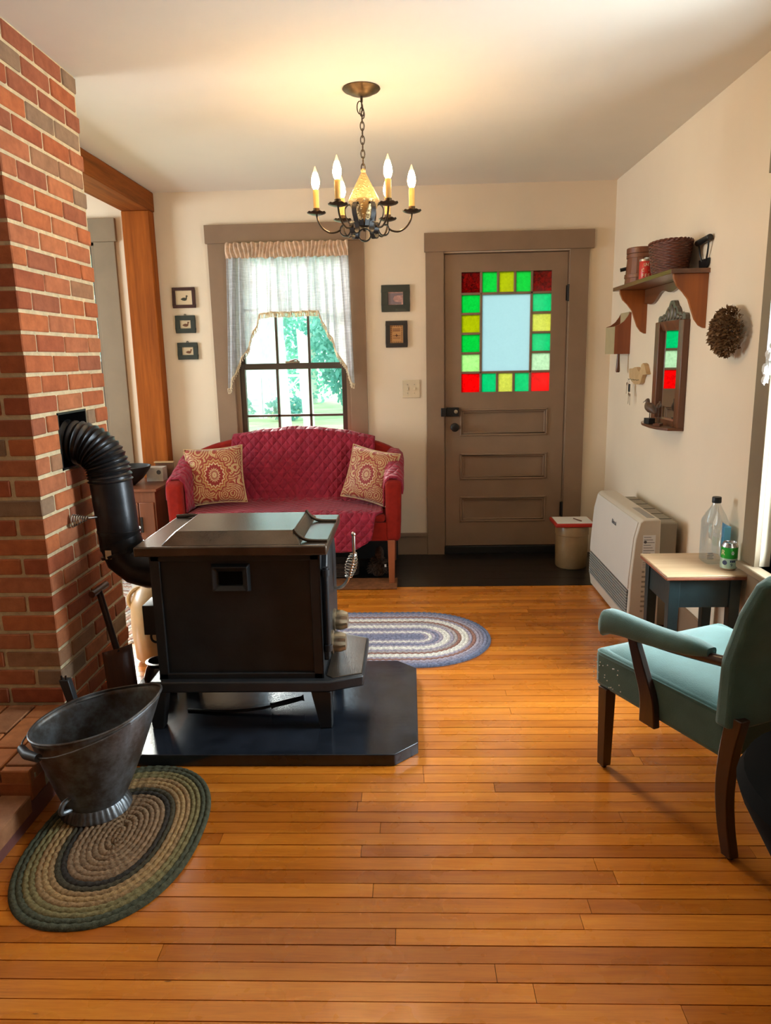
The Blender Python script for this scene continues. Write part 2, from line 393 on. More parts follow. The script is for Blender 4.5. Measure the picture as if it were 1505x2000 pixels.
def glass(name, c=(.96, .99, .99), g=.07):
    t = NT(name); a = t.node('ShaderNodeBsdfTransparent'); a.inputs[0].default_value = (*c, 1)
    b = t.node('ShaderNodeBsdfGlossy'); b.inputs['Roughness'].default_value = .03; m = t.node('ShaderNodeMixShader'); m.inputs[0].default_value = g
    t.l(a.outputs[0], m.inputs[1]); t.l(b.outputs[0], m.inputs[2]); t.l(m.outputs[0], t.out.inputs[0]); return t.m
MAT['glass'] = glass('window_glass')
def stained(name, c, clear=.12, mott=.15):
    t = NT(name); n = t.noise(t.pos(), 60, 3, .6, 1.0)
    cc = t.ramp(n, [(.3, tuple(q*(1-mott) for q in c)), (.7, tuple(min(1, q*(1+mott)) for q in c))])
    a = t.node('ShaderNodeBsdfTranslucent'); t.l(cc, a.inputs[0])
    b = t.node('ShaderNodeBsdfTransparent'); t.l(cc, b.inputs[0])
    g = t.node('ShaderNodeBsdfGlossy'); g.inputs['Roughness'].default_value = .12
    m1 = t.node('ShaderNodeMixShader'); m1.inputs[0].default_value = clear; t.l(a.outputs[0], m1.inputs[1]); t.l(b.outputs[0], m1.inputs[2])
    m2 = t.node('ShaderNodeMixShader'); m2.inputs[0].default_value = .04; t.l(m1.outputs[0], m2.inputs[1]); t.l(g.outputs[0], m2.inputs[2])
    t.l(m2.outputs[0], t.out.inputs[0]); return t.m
SG = {'r': stained('ruby_glass', (.40, .010, .012), mott=.35), 'd': stained('dark_ruby_glass', (.13, .004, .005), mott=.8), 'g': stained('emerald_glass', (.012, .30, .085)),
      't': stained('teal_green_glass', (.010, .30, .165)), 'y': stained('chartreuse_glass', (.25, .27, .012)), 'p': stained('pale_green_glass', (.25, .37, .20)), 'o': stained('straw_glass', (.31, .32, .11)), 'w': stained('pearl_glass', (.28, .35, .28))}
MAT['frost'] = stained('frosted_pane', (.25, .32, .345), .1, .02)
def sheer():
    t = NT('sheer_linen'); p = t.pos((1, 1, 1)); n = t.noise(t.pos((220, 1, 14)), 1, 2); n2 = t.noise(t.pos((14, 1, 220)), 1, 2)
    f = t.math('ADD', t.math('MULTIPLY', n, .5), t.math('MULTIPLY', n2, .5))
    cc = t.ramp(f, [(.35, (.50, .50, .52)), (.65, (.66, .66, .69))])
    d = t.node('ShaderNodeBsdfDiffuse'); t.l(cc, d.inputs[0]); a = t.node('ShaderNodeBsdfTranslucent'); t.l(cc, a.inputs[0]); b = t.node('ShaderNodeBsdfTransparent')
    m1 = t.node('ShaderNodeMixShader'); m1.inputs[0].default_value = .27; t.l(d.outputs[0], m1.inputs[1]); t.l(a.outputs[0], m1.inputs[2])
    m2 = t.node('ShaderNodeMixShader'); t.l(t.ramp(f, [(.38, (.20,)*3), (.6, (.03,)*3)]), m2.inputs[0]); t.l(m1.outputs[0], m2.inputs[1]); t.l(b.outputs[0], m2.inputs[2])
    t.l(m2.outputs[0], t.out.inputs[0]); return t.m
MAT['sheer'] = sheer()
MAT['heading'] = plain('doubled_linen_lit_tan', (.62, .44, .31), .95, var=.25, ns=30, bump=.3, bs=200, spec=.1)  # doubled linen, with the tan of indoor light put into its colour
MAT['fringe'] = plain('ecru_fringe', (.72, .58, .40), .9, var=.1, ns=60, bump=.2)
MAT['stone_crock'] = plain('tan_stoneware', (.36, .235, .115), .4, var=.12, ns=12, bump=.05, coat=.3)
MAT['brown_glaze'] = plain('dark_brown_glaze', (.022, .014, .010), .2, coat=.5)
MAT['white_plastic'] = plain('white_plastic', (.72, .70, .64), .45, bump=0)
MAT['clear'] = glass('clear_bottle_plastic', (.90, .95, .97), .20)
MAT['blue_label'] = plain('sky_blue_label', (.16, .55, .88), .5, bump=0)
MAT['can_green'] = plain('green_can_print', (.02, .36, .035), .3, .4, var=.05, bump=0)
MAT['can_pale'] = plain('pale_mint_can_print', (.46, .62, .50), .3, .4, var=.1, ns=40, bump=0)
MAT['can_navy'] = plain('navy_can_print', (.04, .06, .14), .35, .2, bump=0)
MAT['alu'] = plain('aluminium', (.75, .75, .76), .25, 1, var=.05, bump=0)
MAT['tissue'] = plain('tissue_box_print', (.58, .55, .52), .7, var=.12, ns=25, bump=0)
MAT['cabinet'] = wood('red_cabinet_wood', (.14, .040, .016), (.24, .075, .030), 2, .45, .15, 40)
MAT['shag'] = plain('dark_brown_shag', (.045, .024, .014), .95, var=.5, ns=60, bump=.8, bs=200)
MAT['doormat'] = plain('rust_brown_mat', (.20, .075, .028), .95, var=.3, ns=40, bump=.6, bs=350, spec=.1)
MAT['white_paint'] = plain('white_exterior_paint', (.85, .87, .88), .7, bump=0)
MAT['lawn'] = plain('lawn', (.42, .56, .26), .9, var=.25, ns=1.2, bump=0)
MAT['bark'] = plain('pale_weathered_post', (.72, .70, .64), .9, var=.15, ns=8)
def leafmat():
    t = NT('haze_tinted_leaf'); cc = t.ramp(t.noise(t.pos(), .6, 3), [(.3, (.14, .42, .38)), (.7, (.36, .68, .56))])  # pale teal haze of the view put into the leaf colour
    d = t.node('ShaderNodeBsdfDiffuse'); t.l(cc, d.inputs[0]); a = t.node('ShaderNodeBsdfTranslucent'); t.l(cc, a.inputs[0])
    m = t.node('ShaderNodeMixShader'); m.inputs[0].default_value = .5; t.l(d.outputs[0], m.inputs[1]); t.l(a.outputs[0], m.inputs[2]); t.l(m.outputs[0], t.out.inputs[0]); return t.m
MAT['leaf'] = leafmat()
BRAID = {}
def braid(c):
    if c not in BRAID: BRAID[c] = plain('braid_%d' % len(BRAID), c, .95, var=.38, ns=95, bump=.5, bs=260, spec=.1)
    return BRAID[c]

# ---------------------------------------------------------------- room shell
YW, ZC, XR = 5.217, 2.52, 1.382
XL, YN = -4.2, -2.4
def struct(name, mb, mat, label=None, parent=None, **kw):
    o = mb.build(name, mat, parent, **kw)
    if parent is None: tag(o, label, None, None, 'structure')
    return o
fl = thing('floor', ((XL+XR)/2, (YN+YW)/2, 0), 'honey coloured narrow board floor', kind='structure')
MB().box(XL, XR, YN, YW, -.12, -.006).build('subfloor', MAT['gap'], fl)
PY0, PY1, PW = .36, 4.437, .0541
MB().box(XL, XR, YN, PY0, -.006, 0).build('floor_end', MAT['floor_far'], fl)
MB().box(XL, -1.9, PY0, YW, -.006, 0).build('floor_side_room', MAT['floor_far'], fl)
rows = int(round((PY1-PY0)/PW)); pw = (PY1-PY0)/rows
for r_ in range(rows):
    y0 = PY0 + r_*pw; x = -1.9; first = True
    while x < XR - .02:
        ln = random.uniform(.5, 2.0) if first else random.uniform(1.1, 2.4); first = False
        x1 = min(XR, x+ln)
        if XR - x1 < .35: x1 = XR
        MB().box(x+.0007, x1-.0007, y0+.0015, y0+pw-.0015, -.006, random.uniform(-.0006, .0003)).build('plank', MAT['floor'], fl, smooth=False)
        x = x1
fe = thing('floor_entry', (-.26, 4.83, 0), 'black painted board floor in front of the door', kind='structure')
for k in range(5):
    y0 = PY1 + k*.156; MB().box(-1.9, XR, y0+.001, y0+.155, -.006, .0015).build('plank', MAT['black_floor'], fe, smooth=False)
struct('ceiling', MB().box(XL, XR+.14, YN, YW+.14, ZC, ZC+.1), MAT['ceiling'], 'smooth cream plaster ceiling', smooth=False)
# window / door openings in the back wall
W1 = (-1.215, -.405, .62, 2.185); D1 = (.245, 1.088, 0, 2.092); W2 = (-3.05, -2.12, .62, 2.215)
def wall_y(mb, y0, y1, x0, x1, holes):
    xs = x0
    for (a, b, z0, z1) in sorted(holes):
        mb.box(xs, a, y0, y1, 0, ZC)
        if z0 > 0: mb.box(a, b, y0, y1, 0, z0)
        mb.box(a, b, y0, y1, z1, ZC); xs = b
    mb.box(xs, x1, y0, y1, 0, ZC); return mb
def wall_x(mb, x0, x1, y0, y1, holes):
    ys = y0
    for (a, b, z0, z1) in sorted(holes):
        mb.box(x0, x1, ys, a, 0, ZC); mb.box(x0, x1, a, b, 0, z0); mb.box(x0, x1, a, b, z1, ZC); ys = b
    mb.box(x0, x1, ys, y1, 0, ZC); return mb
struct('wall_back', wall_y(MB(), YW, YW+.13, XL, XR+.13, [W1, D1, W2]), MAT['wall'], 'cream plaster back wall with the window and the door', smooth=False)
WR = (2.32, 2.865, .572, 2.06)
struct('wall_right', wall_x(MB(), XR, XR+.13, YN, YW, [WR]), MAT['wall'], 'cream plaster right wall', smooth=False)
WL = (2.9, 4.2, .75, 2.15)
struct('wall_left', wall_x(MB(), XL-.13, XL, YN, YW, [WL]), MAT['wall'], 'cream plaster wall of the side room', smooth=False)
struct('wall_near', MB().box(XL-.13, XR+.13, YN-.13, YN, 0, ZC), MAT['dark_near_wall'], 'unseen wall behind the viewer, darkened to cut bounced light', smooth=False)  # unseen wall made dark so little light bounces back
bb = MB(); bb.box(-.29, .123, YW-.018, YW, 0, .135); bb.box(-.29, .123, YW-.026, YW, .135, .162)
struct('baseboard_back', bb, MAT['trim'], 'taupe painted baseboard beside the door', bevel=.003)
struct('baseboard_right', MB().box(XR-.018, XR, YN, YW, 0, .15), MAT['trim'], 'taupe painted baseboard of the right wall', bevel=.003)

def sash_window(name, label, x0, x1, z0, z1, zm, cas, head, y=YW, cols=3, stool=True, mat='trim'):
    t = thing(name, ((x0+x1)/2, y, z0), label, kind='structure')
    cx0, cx1 = cas; m = MAT[mat]
    MB().box(cx0, x0, y-.022, y, z0-.05, z1).build('side_casing', m, t, bevel=.002)
    MB().box(x1, cx1, y-.022, y, z0-.05, z1).build('side_casing', m, t, bevel=.002)
    MB().box(cx0-.014, cx1+.014, y-.030, y, z1, z1+head).build('head_casing', m, t, bevel=.002)
    if stool:
        MB().box(cx0-.03, cx1+.03, y-.06, y+.05, z0-.03, z0).build('window_sill', m, t, bevel=.004)
    j = MB(); j.box(x0, x0+.028, y, y+.12, z0, z1); j.box(x1-.028, x1, y, y+.12, z0, z1); j.box(x0, x1, y, y+.12, z1-.02, z1); j.box(x0, x1, y, y+.12, z0, z0+.015)
    j.build('jamb', m, t)
    sx0, sx1 = x0+.028, x1-.028
    for (a, b, yy, top) in ((z0+.015, zm+.02, y+.035, False), (zm-.02, z1-.02, y+.072, True)):
        s = MB(); st = .036
        s.box(sx0, sx0+st, yy, yy+.033, a, b); s.box(sx1-st, sx1, yy, yy+.033, a, b)
        s.box(sx0+st, sx1-st, yy, yy+.033, a, a+(.04 if top else .06)); s.box(sx0+st, sx1-st, yy, yy+.033, b-(.045 if top else .038), b)
        so = s.build('sash', MAT['sash'], t, bevel=.0015)
        ia, ib = a+(.04 if top else .06), b-(.045 if top else .038); gx0, gx1 = sx0+st, sx1-st; wc = (gx1-gx0)/cols
        for k in range(1, cols): MB().box(gx0+wc*k-.008, gx0+wc*k+.008, yy+.004, yy+.030, ia, ib).build('muntin', MAT['sash'], so)
        MB().box(gx0, gx1, yy+.004, yy+.030, (ia+ib)/2-.008, (ia+ib)/2+.008).build('muntin', MAT['sash'], so)
        for k in range(cols):
            for q in range(2):
                MB().box(gx0+wc*k, gx0+wc*(k+1), yy+.015, yy+.018, lerp(ia, ib, q/2), lerp(ia, ib, (q+1)/2)).build('pane', MAT['glass'], so, smooth=False)
    return t
win1 = sash_window('window_1', 'double hung window with dark sashes behind the red sofa', *W1, 1.365, (-1.345, -.288), .118)
lk = MB(); lk.box(-.86, -.76, YW+.028, YW+.05, 1.386, 1.400); lk.tube([(-.83, YW+.03, 1.40), (-.79, YW+.03, 1.41), (-.77, YW+.03, 1.405)], .007, 6); lk.build('sash_lock', MAT['chrome'], win1)
sash_window('window_2', 'side room window with grey brown casing behind the chimney', *W2, 1.40, (-3.20, -1.975), .15, mat='trim_olive')

# right wall window (only its casing shows)
wr = thing('window_3', (XR, 2.46, .57), 'right wall window with olive casing beside the armchair', kind='structure')
a, b, z0, z1 = WR; m = MAT['trim_olive']
MB().box(XR-.022, XR, b, b+.115, z0-.005, z1).build('side_casing', m, wr, bevel=.002)
MB().box(XR-.022, XR, a-.115, a, z0-.005, z1).build('side_casing', m, wr, bevel=.002)
MB().box(XR-.030, XR, a-.13, b+.13, z1, z1+.115).build('head_casing', m, wr, bevel=.002)
MB().box(XR-.050, XR+.06, a-.15, b+.10, z0-.028, z0).build('window_sill', m, wr, bevel=.005)
MB().box(XR-.02, XR, a-.12, b+.06, z0-.142, z0-.028).build('apron', m, wr, bevel=.012)
s = MB(); 
for (aa, bb_) in ((a, a+.045), (b-.045, b)): s.box(XR+.04, XR+.075, aa, bb_, z0, z1)
for zz in (z0, 1.29, z1-.05): s.box(XR+.04, XR+.075, a, b, zz, zz+.05)
so = s.build('sash', MAT['sash'], wr)
for k in (1, 2): MB().box(XR+.045, XR+.07, a+.045+(b-a-.09)*k/3-.008, a+.045+(b-a-.09)*k/3+.008, z0, z1).build('muntin', MAT['sash'], so)
for k in range(3):
    for q in range(2): MB().box(XR+.056, XR+.059, lerp(a+.045, b-.045, k/3), lerp(a+.045, b-.045, (k+1)/3), lerp(z0+.05, z1-.05, q/2), lerp(z0+.05, z1-.05, (q+1)/2)).build('pane', MAT['glass'], so, smooth=False)
# left room window frame
wl = thing('window_4', (XL, 3.55, .75), 'window in the far wall of the side room', kind='structure')
a, b, z0, z1 = WL; s = MB()
for (aa, bb_) in ((a-.1, a+.05), (b-.05, b+.1)): s.box(XL-.08, XL+.02, aa, bb_, z0-.05, z1+.1)
for zz in (z0, 1.43, z1-.04): s.box(XL-.08, XL-.02, a, b, zz, zz+.04)
s.build('casing', MAT['trim_olive'], wl)
MB().box(XL-.06, XL-.056, a, b, z0, z1).build('pane', MAT['glass'], wl, smooth=False)

# door
dr = thing('door_1', (.667, YW, 0), 'taupe panelled entry door with a border of coloured glass squares', kind='structure')
x0, x1, _, z1 = D1; T = MAT['trim']
MB().box(.123, x0, YW-.022, YW, 0, z1+.005).build('side_casing', T, dr, bevel=.002)
MB().box(x1, 1.215, YW-.022, YW, 0, z1+.005).build('side_casing', T, dr, bevel=.002)
MB().box(.115, 1.245, YW-.032, YW, z1+.005, 2.217).build('head_casing', T, dr, bevel=.002)
j = MB(); j.box(x0, x0+.006, YW, YW+.12, 0, z1); j.box(x1-.006, x1, YW, YW+.12, 0, z1); j.box(x0, x1, YW, YW+.12, z1-.006, z1); j.build('jamb', T, dr)
ds = MB(); ds.box(x0, x0+.028, YW+.046, YW+.07, 0, z1); ds.box(x1-.028, x1, YW+.046, YW+.07, 0, z1); ds.box(x0, x1, YW+.046, YW+.07, z1-.03, z1); ds.box(x0, x1, YW+.046, YW+.07, .05, .09); ds.build('added_door_stop', T, dr)  # strips added behind the door to block light leaks
MB().box(x0, x1, YW-.005, YW+.12, 0, .056).build('threshold', MAT['black'], dr, bevel=.004)
DF, DB = YW+.004, YW+.044
dx0, dx1, dz0, dz1 = x0+.009, x1-.009, .062, z1-.010
gx0, gx1, gz0, gz1 = .366, .976, 1.162, 1.965
px0, px1 = .357, .968
PZ = [(.858, 1.047), (.547, .734), (.238, .423)]
lf = MB(); lf.box(dx0, gx0, DF, DB, gz0, dz1); lf.box(gx1, dx1, DF, DB, gz0, dz1); lf.box(gx0, gx1, DF, DB, gz1, dz1)
lf.box(dx0, px0, DF, DB, dz0, gz0); lf.box(px1, dx1, DF, DB, dz0, gz0)
zs = gz0
for (a, b) in PZ: lf.box(px0, px1, DF, DB, b, zs); zs = a
lf.box(px0, px1, DF, DB, dz0, zs)
leaf = lf.build('door_leaf', T, dr, smooth=False)
for (a, b) in PZ:
    MB().box(px0, px1, DF+.014, DB-.012, a, b).build('panel', T, leaf)
    mo = MB()
    for (o_, h_) in ((.0, .010), (.016, .006)):
        i0, i1, k0, k1 = px0+o_, px1-o_, a+o_, b-o_; wd = .013 - o_*.3
        mo.box(i0, i1, DF-h_+.002, DF+.015, k1-wd, k1); mo.box(i0, i1, DF-h_+.002, DF+.015, k0, k0+wd); mo.box(i0, i0+wd, DF-h_+.002, DF+.015, k0, k1); mo.box(i1-wd, i1, DF-h_+.002, DF+.015, k0, k1)
    mo.build('panel_moulding', T, leaf, bevel=.003)
cx0, cx1, cz0, cz1 = .500, .842, 1.297, 1.824
hw = .0075
xs = [gx0, cx0] + [lerp(cx0, cx1, k/3) for k in (1, 2)] + [cx1, gx1]
zs = [gz0] + [lerp(cz0, cz1, k/4) for k in range(5)] + [gz1]
bars = []
for z in (cz0, cz1): bars.append((gx0, gx1, z-hw, z+hw))
for x in (cx0, cx1): bars.append((x-hw, x+hw, gz0, gz1))
for x in xs[2:4]: bars += [(x-hw, x+hw, gz0, cz0), (x-hw, x+hw, cz1, gz1)]
for z in zs[2:5]: bars += [(gx0, cx0, z-hw, z+hw), (cx1, gx1, z-hw, z+hw)]
for (a, b, c, d) in bars: MB().box(a, b, DF+.002, DB-.004, c, d).build('muntin', T, leaf, bevel=.002)
top, bot, left, right = 'dgygd', 'rtotr', 'pgyg', 'wtot'
def pane(a, b, c, d, m): MB().box(a, b, DF+.018, DF+.022, c, d).build('pane', m, leaf, smooth=False)
for k in range(5):
    pane(xs[k], xs[k+1], cz1, gz1, SG[top[k]]); pane(xs[k], xs[k+1], gz0, cz0, SG[bot[k]])
for k in range(4):
    pane(gx0, cx0, zs[k+1], zs[k+2], SG[left[k]]); pane(cx1, gx1, zs[k+1], zs[k+2], SG[right[k]])
pane(cx0, cx1, cz0, cz1, MAT['frost'])
lock = MB(); lock.box(.262, .349, DF-.026, DF, .998, 1.060); lock.box(.222, .258, YW-.040, YW-.02, 1.000, 1.058)
lo = lock.build('rim_lock', MAT['black_iron'], leaf, bevel=.003)
MB().lathe([(.013, 0), (.013, .010), (.008, .012)], (.327, DF-.026, 1.032), 14, (1,0,0), (0,0,1), (0,-1,0)).build('cylinder', MAT['brass_grey'], lo)
kn = MB().lathe([(.026, 0), (.026, .006), (.012, .008), (.011, .028), (.024, .034), (.031, .046), (.029, .058), (.016, .066)], (.318, DF, .924), 20, (1,0,0), (0,0,1), (0,-1,0)); kn.build('door_knob', MAT['black_iron'], leaf)
for zc in (1.815, .325):
    h = MB(); h.tube([(1.083, YW-.014, zc-.055), (1.083, YW-.014, zc+.055)], .008, 8); h.box(1.070, 1.083, DF-.003, DF+.002, zc-.05, zc+.05); h.build('hinge', MAT['black'], dr)

# beam and post
bm_ = MB(); bm_.box(-1.89, -1.69, 3.16, YW, 2.395, ZC)
struct('trim_1', bm_, MAT['beam'], 'old orange brown timber beam under the ceiling', bevel=.008)
struct('trim_2', MB().box(-1.885, -1.697, YW-.10, YW, 0, 2.395), MAT['post'], 'old orange brown timber post in the corner', bevel=.007)

# ---------------------------------------------------------------- chimney
BM = {}
def brick(lx, ly, lz, c, mat, parent, jit=.0012):
    key = (round(lx, 3), round(ly, 3), round(lz, 3), mat.name)
    if key not in BM:
        ch = .0035; vs = []; x, y, z = lx/2, ly/2, lz/2
        bmx = bmesh.new(); bmesh.ops.create_cube(bmx, size=1)
        for v in bmx.verts: v.co = Vector((v.co.x*lx, v.co.y*ly, v.co.z*lz))
        bmesh.ops.bevel(bmx, geom=bmx.edges[:], offset=ch, segments=1, affect='EDGES')
        for v in bmx.verts: v.co += Vector([random.uniform(-1, 1)*.0008 for _ in range(3)])
        me = bpy.data.meshes.new('brick'); bmx.to_mesh(me); bmx.free(); me.materials.append(mat); BM[key] = me
    o = bpy.data.objects.new('brick', BM[key]); link(o); o.parent = parent
    o.location = Vector(c) - OFF[parent] + Vector([random.uniform(-jit, jit) for _ in range(3)])
    o.rotation_euler = [random.uniform(-.006, .006) for _ in range(3)]
    return o
CX1, CX0, CY0, CY1 = -1.297, -2.16, 2.512, 3.160
chim = thing('chimney', (-1.73, 2.836, 0), 'floor to ceiling red brick chimney with pale mortar joints', 'chimney')
i = .006
core = MB(); X0, X1, Y0, Y1 = CX0+i, CX1-i, CY0+i, CY1-i
core.box(X0, X1, Y0, Y1, 0, 1.022); core.box(X0, X1, Y0, Y1, 1.238, ZC); core.box(X0, X1, Y0, 2.705, 1.022, 1.238); core.box(X0, X1, 2.955, Y1, 1.022, 1.238); core.box(X0, -1.50, 2.705, 2.955, 1.022, 1.238)
core.build('mortar', MAT['mortar'], chim, smooth=False)
ln = MB(); ln.box(-1.498, CX1-.004, 2.706, 2.714, 1.022, 1.238); ln.box(-1.498, CX1-.004, 2.946, 2.954, 1.022, 1.238); ln.box(-1.498, CX1-.004, 2.706, 2.954, 1.023, 1.030); ln.box(-1.498, CX1-.004, 2.706, 2.954, 1.230, 1.237); ln.box(-1.499, -1.49, 2.706, 2.954, 1.022, 1.238)
ln.build('flue_lining', MAT['black'], chim, smooth=False)
L, Hd, G, BH, CH = .200, .0936, .0128, .0575, .0712
for k in range(-2, 33):
    zc = .17 + k*CH + BH/2 + .008; odd = k % 2
    bh = BH if zc + BH/2 < ZC - .002 else 2*(ZC - .003 - (zc - BH/2))
    if zc > ZC - .01: break
    # front face, running to the left from the corner
    x = CX1 - (Hd + G if odd else 0)
    while x > CX0 + .03:
        ll = min(L, x - CX0); brick(ll, Hd, BH, (x - ll/2, CY0 + Hd/2, zc), MAT['brick'], chim); x -= ll + G
    y = CY0 + (0 if odd else Hd + G)
    while y < CY1 - .03:
        ll = min(L, CY1 - y)
        segs = [(y, y + ll)]
        if k in (12, 13, 14):
            segs = [s_ for s_ in ((y, min(y + ll, 2.700)), (max(y, 2.960), y + ll)) if s_[1] - s_[0] > .03]
        for (a, b) in segs: brick(Hd, b - a, BH, (CX1 - Hd/2, (a + b)/2, zc), MAT['brick'], chim)
        y += ll + G
# raised hearth
he = thing('brick_hearth', (-1.75, 1.8, 0), 'low brick hearth platform in front of the chimney', 'hearth')
hb = MB(); hb.box(-2.30, -1.212, .9, CY0-.002, 0, .062); hb.box(-2.30, -1.207, 2.075, CY0-.002, .062, .142); hb.build('mortar_bed', MAT['mortar'], he, smooth=False)
MB().box(-1.212, -1.204, .9, CY0-.002, 0, .066).build('riser_board', MAT['red_riser'], he)
for c_ in range(5):
    xc = -1.203 - .0475 - c_*.1045; y = CY0 - .006 - (.1 if c_ % 2 else 0)
    if c_ % 2: brick(.095, .094, .060, (xc, CY0 - .006 - .047, .140), MAT['hearth_brick'], he)
    while y > 2.08:
        ll = min(L, y - 2.058); brick(.095, ll, .060, (xc, y - ll/2, .140), MAT['hearth_brick'], he); y -= ll + .009
    y = 2.050 - (.1 if c_ % 2 else 0)
    if c_ % 2: brick(.095, .094, .060, (xc, 2.05 - .047, .062), MAT['hearth_brick'], he)
    while y > .95:
        brick(.095, L, .060, (xc, y - L/2, .062), MAT['hearth_brick'], he); y -= L + .009
for c_ in range(3): brick(L, .09, .062, (-1.305 - c_*.209, 2.103, .098), MAT['hearth_brick'], he)

# ---------------------------------------------------------------- stove, pipe, hearth pad
pad = MB(); c = .085; px0, px1, py0, py1 = -1.196, .018, 2.367, 3.19
pad.prism([(px0, py0), (px1-c, py0), (px1, py0+c), (px1, py1-c), (px1-c, py1), (px0, py1)], lambda x, y: Vector((x, y, 0)), lambda x, y: Vector((x, y, .045)))
tag(pad.build('hearth_pad', MAT['slate'], bevel=.003), 'black slate floor pad with clipped corners under the wood stove', 'hearth pad')
sv = thing('wood_stove', (-.65, 2.80, .045), 'black cast iron wood stove on a black pad', 'stove')
SX0, SX1, SY0, SY1 = -.955, -.335, 2.575, 3.030
S, ST = MAT['stove'], MAT['stove_top']
body = MB(); body.box(SX0+.012, SX1, SY0+.012, SY1-.012, .235, .722)
bo = body.build('firebox', S, sv, bevel=.003)
for y in (SY0, SY1-.012):
    fr = MB()
    fr.box(SX0, SX0+.034, y, y+.014, .235, .722); fr.box(SX1-.034, SX1, y, y+.014, .235, .722)
    fr.box(SX0, SX1, y, y+.014, .235, .262); fr.box(SX0, SX1, y, y+.014, .700, .722)
    fr.build('side_frame', S, sv, bevel=.003)
# framed opening on the near side
vx0, vx1, vz0, vz1 = -.735, -.590, .580, .688
vf = MB(); w_ = .028; ya, yb = SY0+.013, SY0-.014
O4 = [(vx0, vz0), (vx1, vz0), (vx1, vz1), (vx0, vz1)]; I4 = [(vx0+w_, vz0+w_), (vx1-w_, vz0+w_), (vx1-w_, vz1-w_), (vx0+w_, vz1-w_)]; M4 = [(vx0+.008, vz0+.008), (vx1-.008, vz0+.008), (vx1-.008, vz1-.008), (vx0+.008, vz1-.008)]
vf.add([Vector((x, ya, z)) for x, z in O4] + [Vector((x, yb, z)) for x, z in M4] + [Vector((x, SY0+.002, z)) for x, z in I4] + [Vector((x, ya, z)) for x, z in I4], [(a+k, a+(k+1)%4, a+4+(k+1)%4, a+4+k) for a in (0, 4, 8) for k in range(4)])
vo = vf.build('vent_frame', S, sv, bevel=.004)
MB().box(vx0+.024, vx1-.024, SY0+.009, SY0+.0115, vz0+.024, vz1-.024).build('vent_opening', MAT['black_cloth'], vo)
# top plate and raised centre
MB().box(-1.000, -.300, 2.538, 3.066, .728, .765).build('top_plate', ST, sv, bevel=.006)
hx0, hx1, hy0, hy1, hz = -.905, -.395, 2.560, 3.040, .803
hu = MB(); hu.hexa([(hx0,hy0-.008,.764),(hx1,hy0-.008,.764),(hx1,hy1,.764),(hx0,hy1,.764)], [(hx0+.035,hy0+.065,hz),(hx1-.03,hy0+.065,hz),(hx1-.03,hy1-.10,hz),(hx0+.035,hy1-.10,hz)])
hu.build('raised_top', ST, sv, bevel=.005, angle=18)
for (yy) in (hy0+.055, hy1-.09):
    rd = MB(); pts = [(hx1-.032, yy, hz+.004), (hx1-.012, yy-.012, .786), (hx1+.022, yy-.022, .771), (-.302, yy-.028, .769)]
    rd.tube(catmull(pts, 5), .0065, 8); rd.build('top_rib', ST, sv)
rd = MB(); rd.tube([(-.995, 3.045, .770), (-.93, 3.045, .774), (-.905, 3.045, .772)], .008, 8); rd.build('top_rib', ST, sv)
# base with ash lip
bs = MB(); poly = [(-.990, 2.545), (-.312, 2.545), (-.185, 2.600), (-.185, 2.985), (-.312, 3.05), (-.990, 3.05)]
bs.prism(poly, lambda x, y: Vector((x, y, .196)), lambda x, y: Vector((x, y, .240)))
bs.build('base_plate', S, sv, bevel=.007)
al = MB(); al.prism([(-.325, 2.60), (-.300, 2.575), (-.193, 2.615), (-.193, 2.97), (-.300, 3.02), (-.325, 3.0)], lambda x, y: Vector((x, y, .239)), lambda x, y: Vector((x, y, .2435)))
al.build('ash_lip', ST, sv, bevel=.002)
for (lx, ly, sx, sy) in ((-.962, 2.578, -1, -1), (-.338, 2.578, 1, -1), (-.962, 3.01, -1, 1), (-.338, 3.01, 1, 1)):
    a, b = .043, .022; d = .010*sx
    lg = MB(); lg.hexa([(lx-b+d,ly-b,.045),(lx+b+d,ly-b,.045),(lx+b+d,ly+b,.045),(lx-b+d,ly+b,.045)], [(lx-a,ly-a*.7,.198),(lx+a*.8,ly-a*.7,.198),(lx+a*.8,ly+a*.7,.198),(lx-a,ly+a*.7,.198)])
    lg.build('leg', S, sv, bevel=.004)
# front (facing right): door, hinge, handle, draft knobs
dn = MB(); dn.prism([(2.635, .285), (2.965, .285), (2.965, .640), (2.93, .700), (2.80, .722), (2.67, .700), (2.635, .640)], lambda y, z: Vector((SX1-.002, y, z)), lambda y, z: Vector((SX1+.022, y, z)))
dn.build('stove_door', S, sv, bevel=.006)
hg = MB(); hg.tube([(SX1+.018, 2.622, .33), (SX1+.018, 2.622, .66)], .011, 10)
for z in (.345, .64): hg.tube([(SX1+.018, 2.622, z-.012), (SX1+.018, 2.622, z+.012)], .016, 10)
hg.build('hinge', S, sv)
hd = MB(); HP = catmull([(SX1+.02, 2.86, .505), (SX1+.05, 2.855, .508), (SX1+.075, 2.845, .535), (SX1+.092, 2.83, .58), (SX1+.108, 2.82, .64), (SX1+.110, 2.815, .69), (SX1+.110, 2.815, .735)], 6)
hd.tube(HP, .0065, 8); hd.ball((SX1+.110, 2.815, .737), .0095, n=10, m=6)
ho = hd.build('door_handle', MAT['chrome'], sv)
cl = MB(); pts = []; A, Bv = Vector((SX1+.082, 2.84, .552)), Vector((SX1+.109, 2.818, .660)); ax = (Bv-A); Ln = ax.length; ax.normalize(); u = ax.orthogonal().normalized(); v = ax.cross(u)
for q in range(9*14+1):
    f_ = q/(9*14); rr = .011 + .012*math.sin(math.pi*f_); an = 2*math.pi*q/14; pts.append(A + ax*(Ln*f_) + (u*math.cos(an)+v*math.sin(an))*rr)
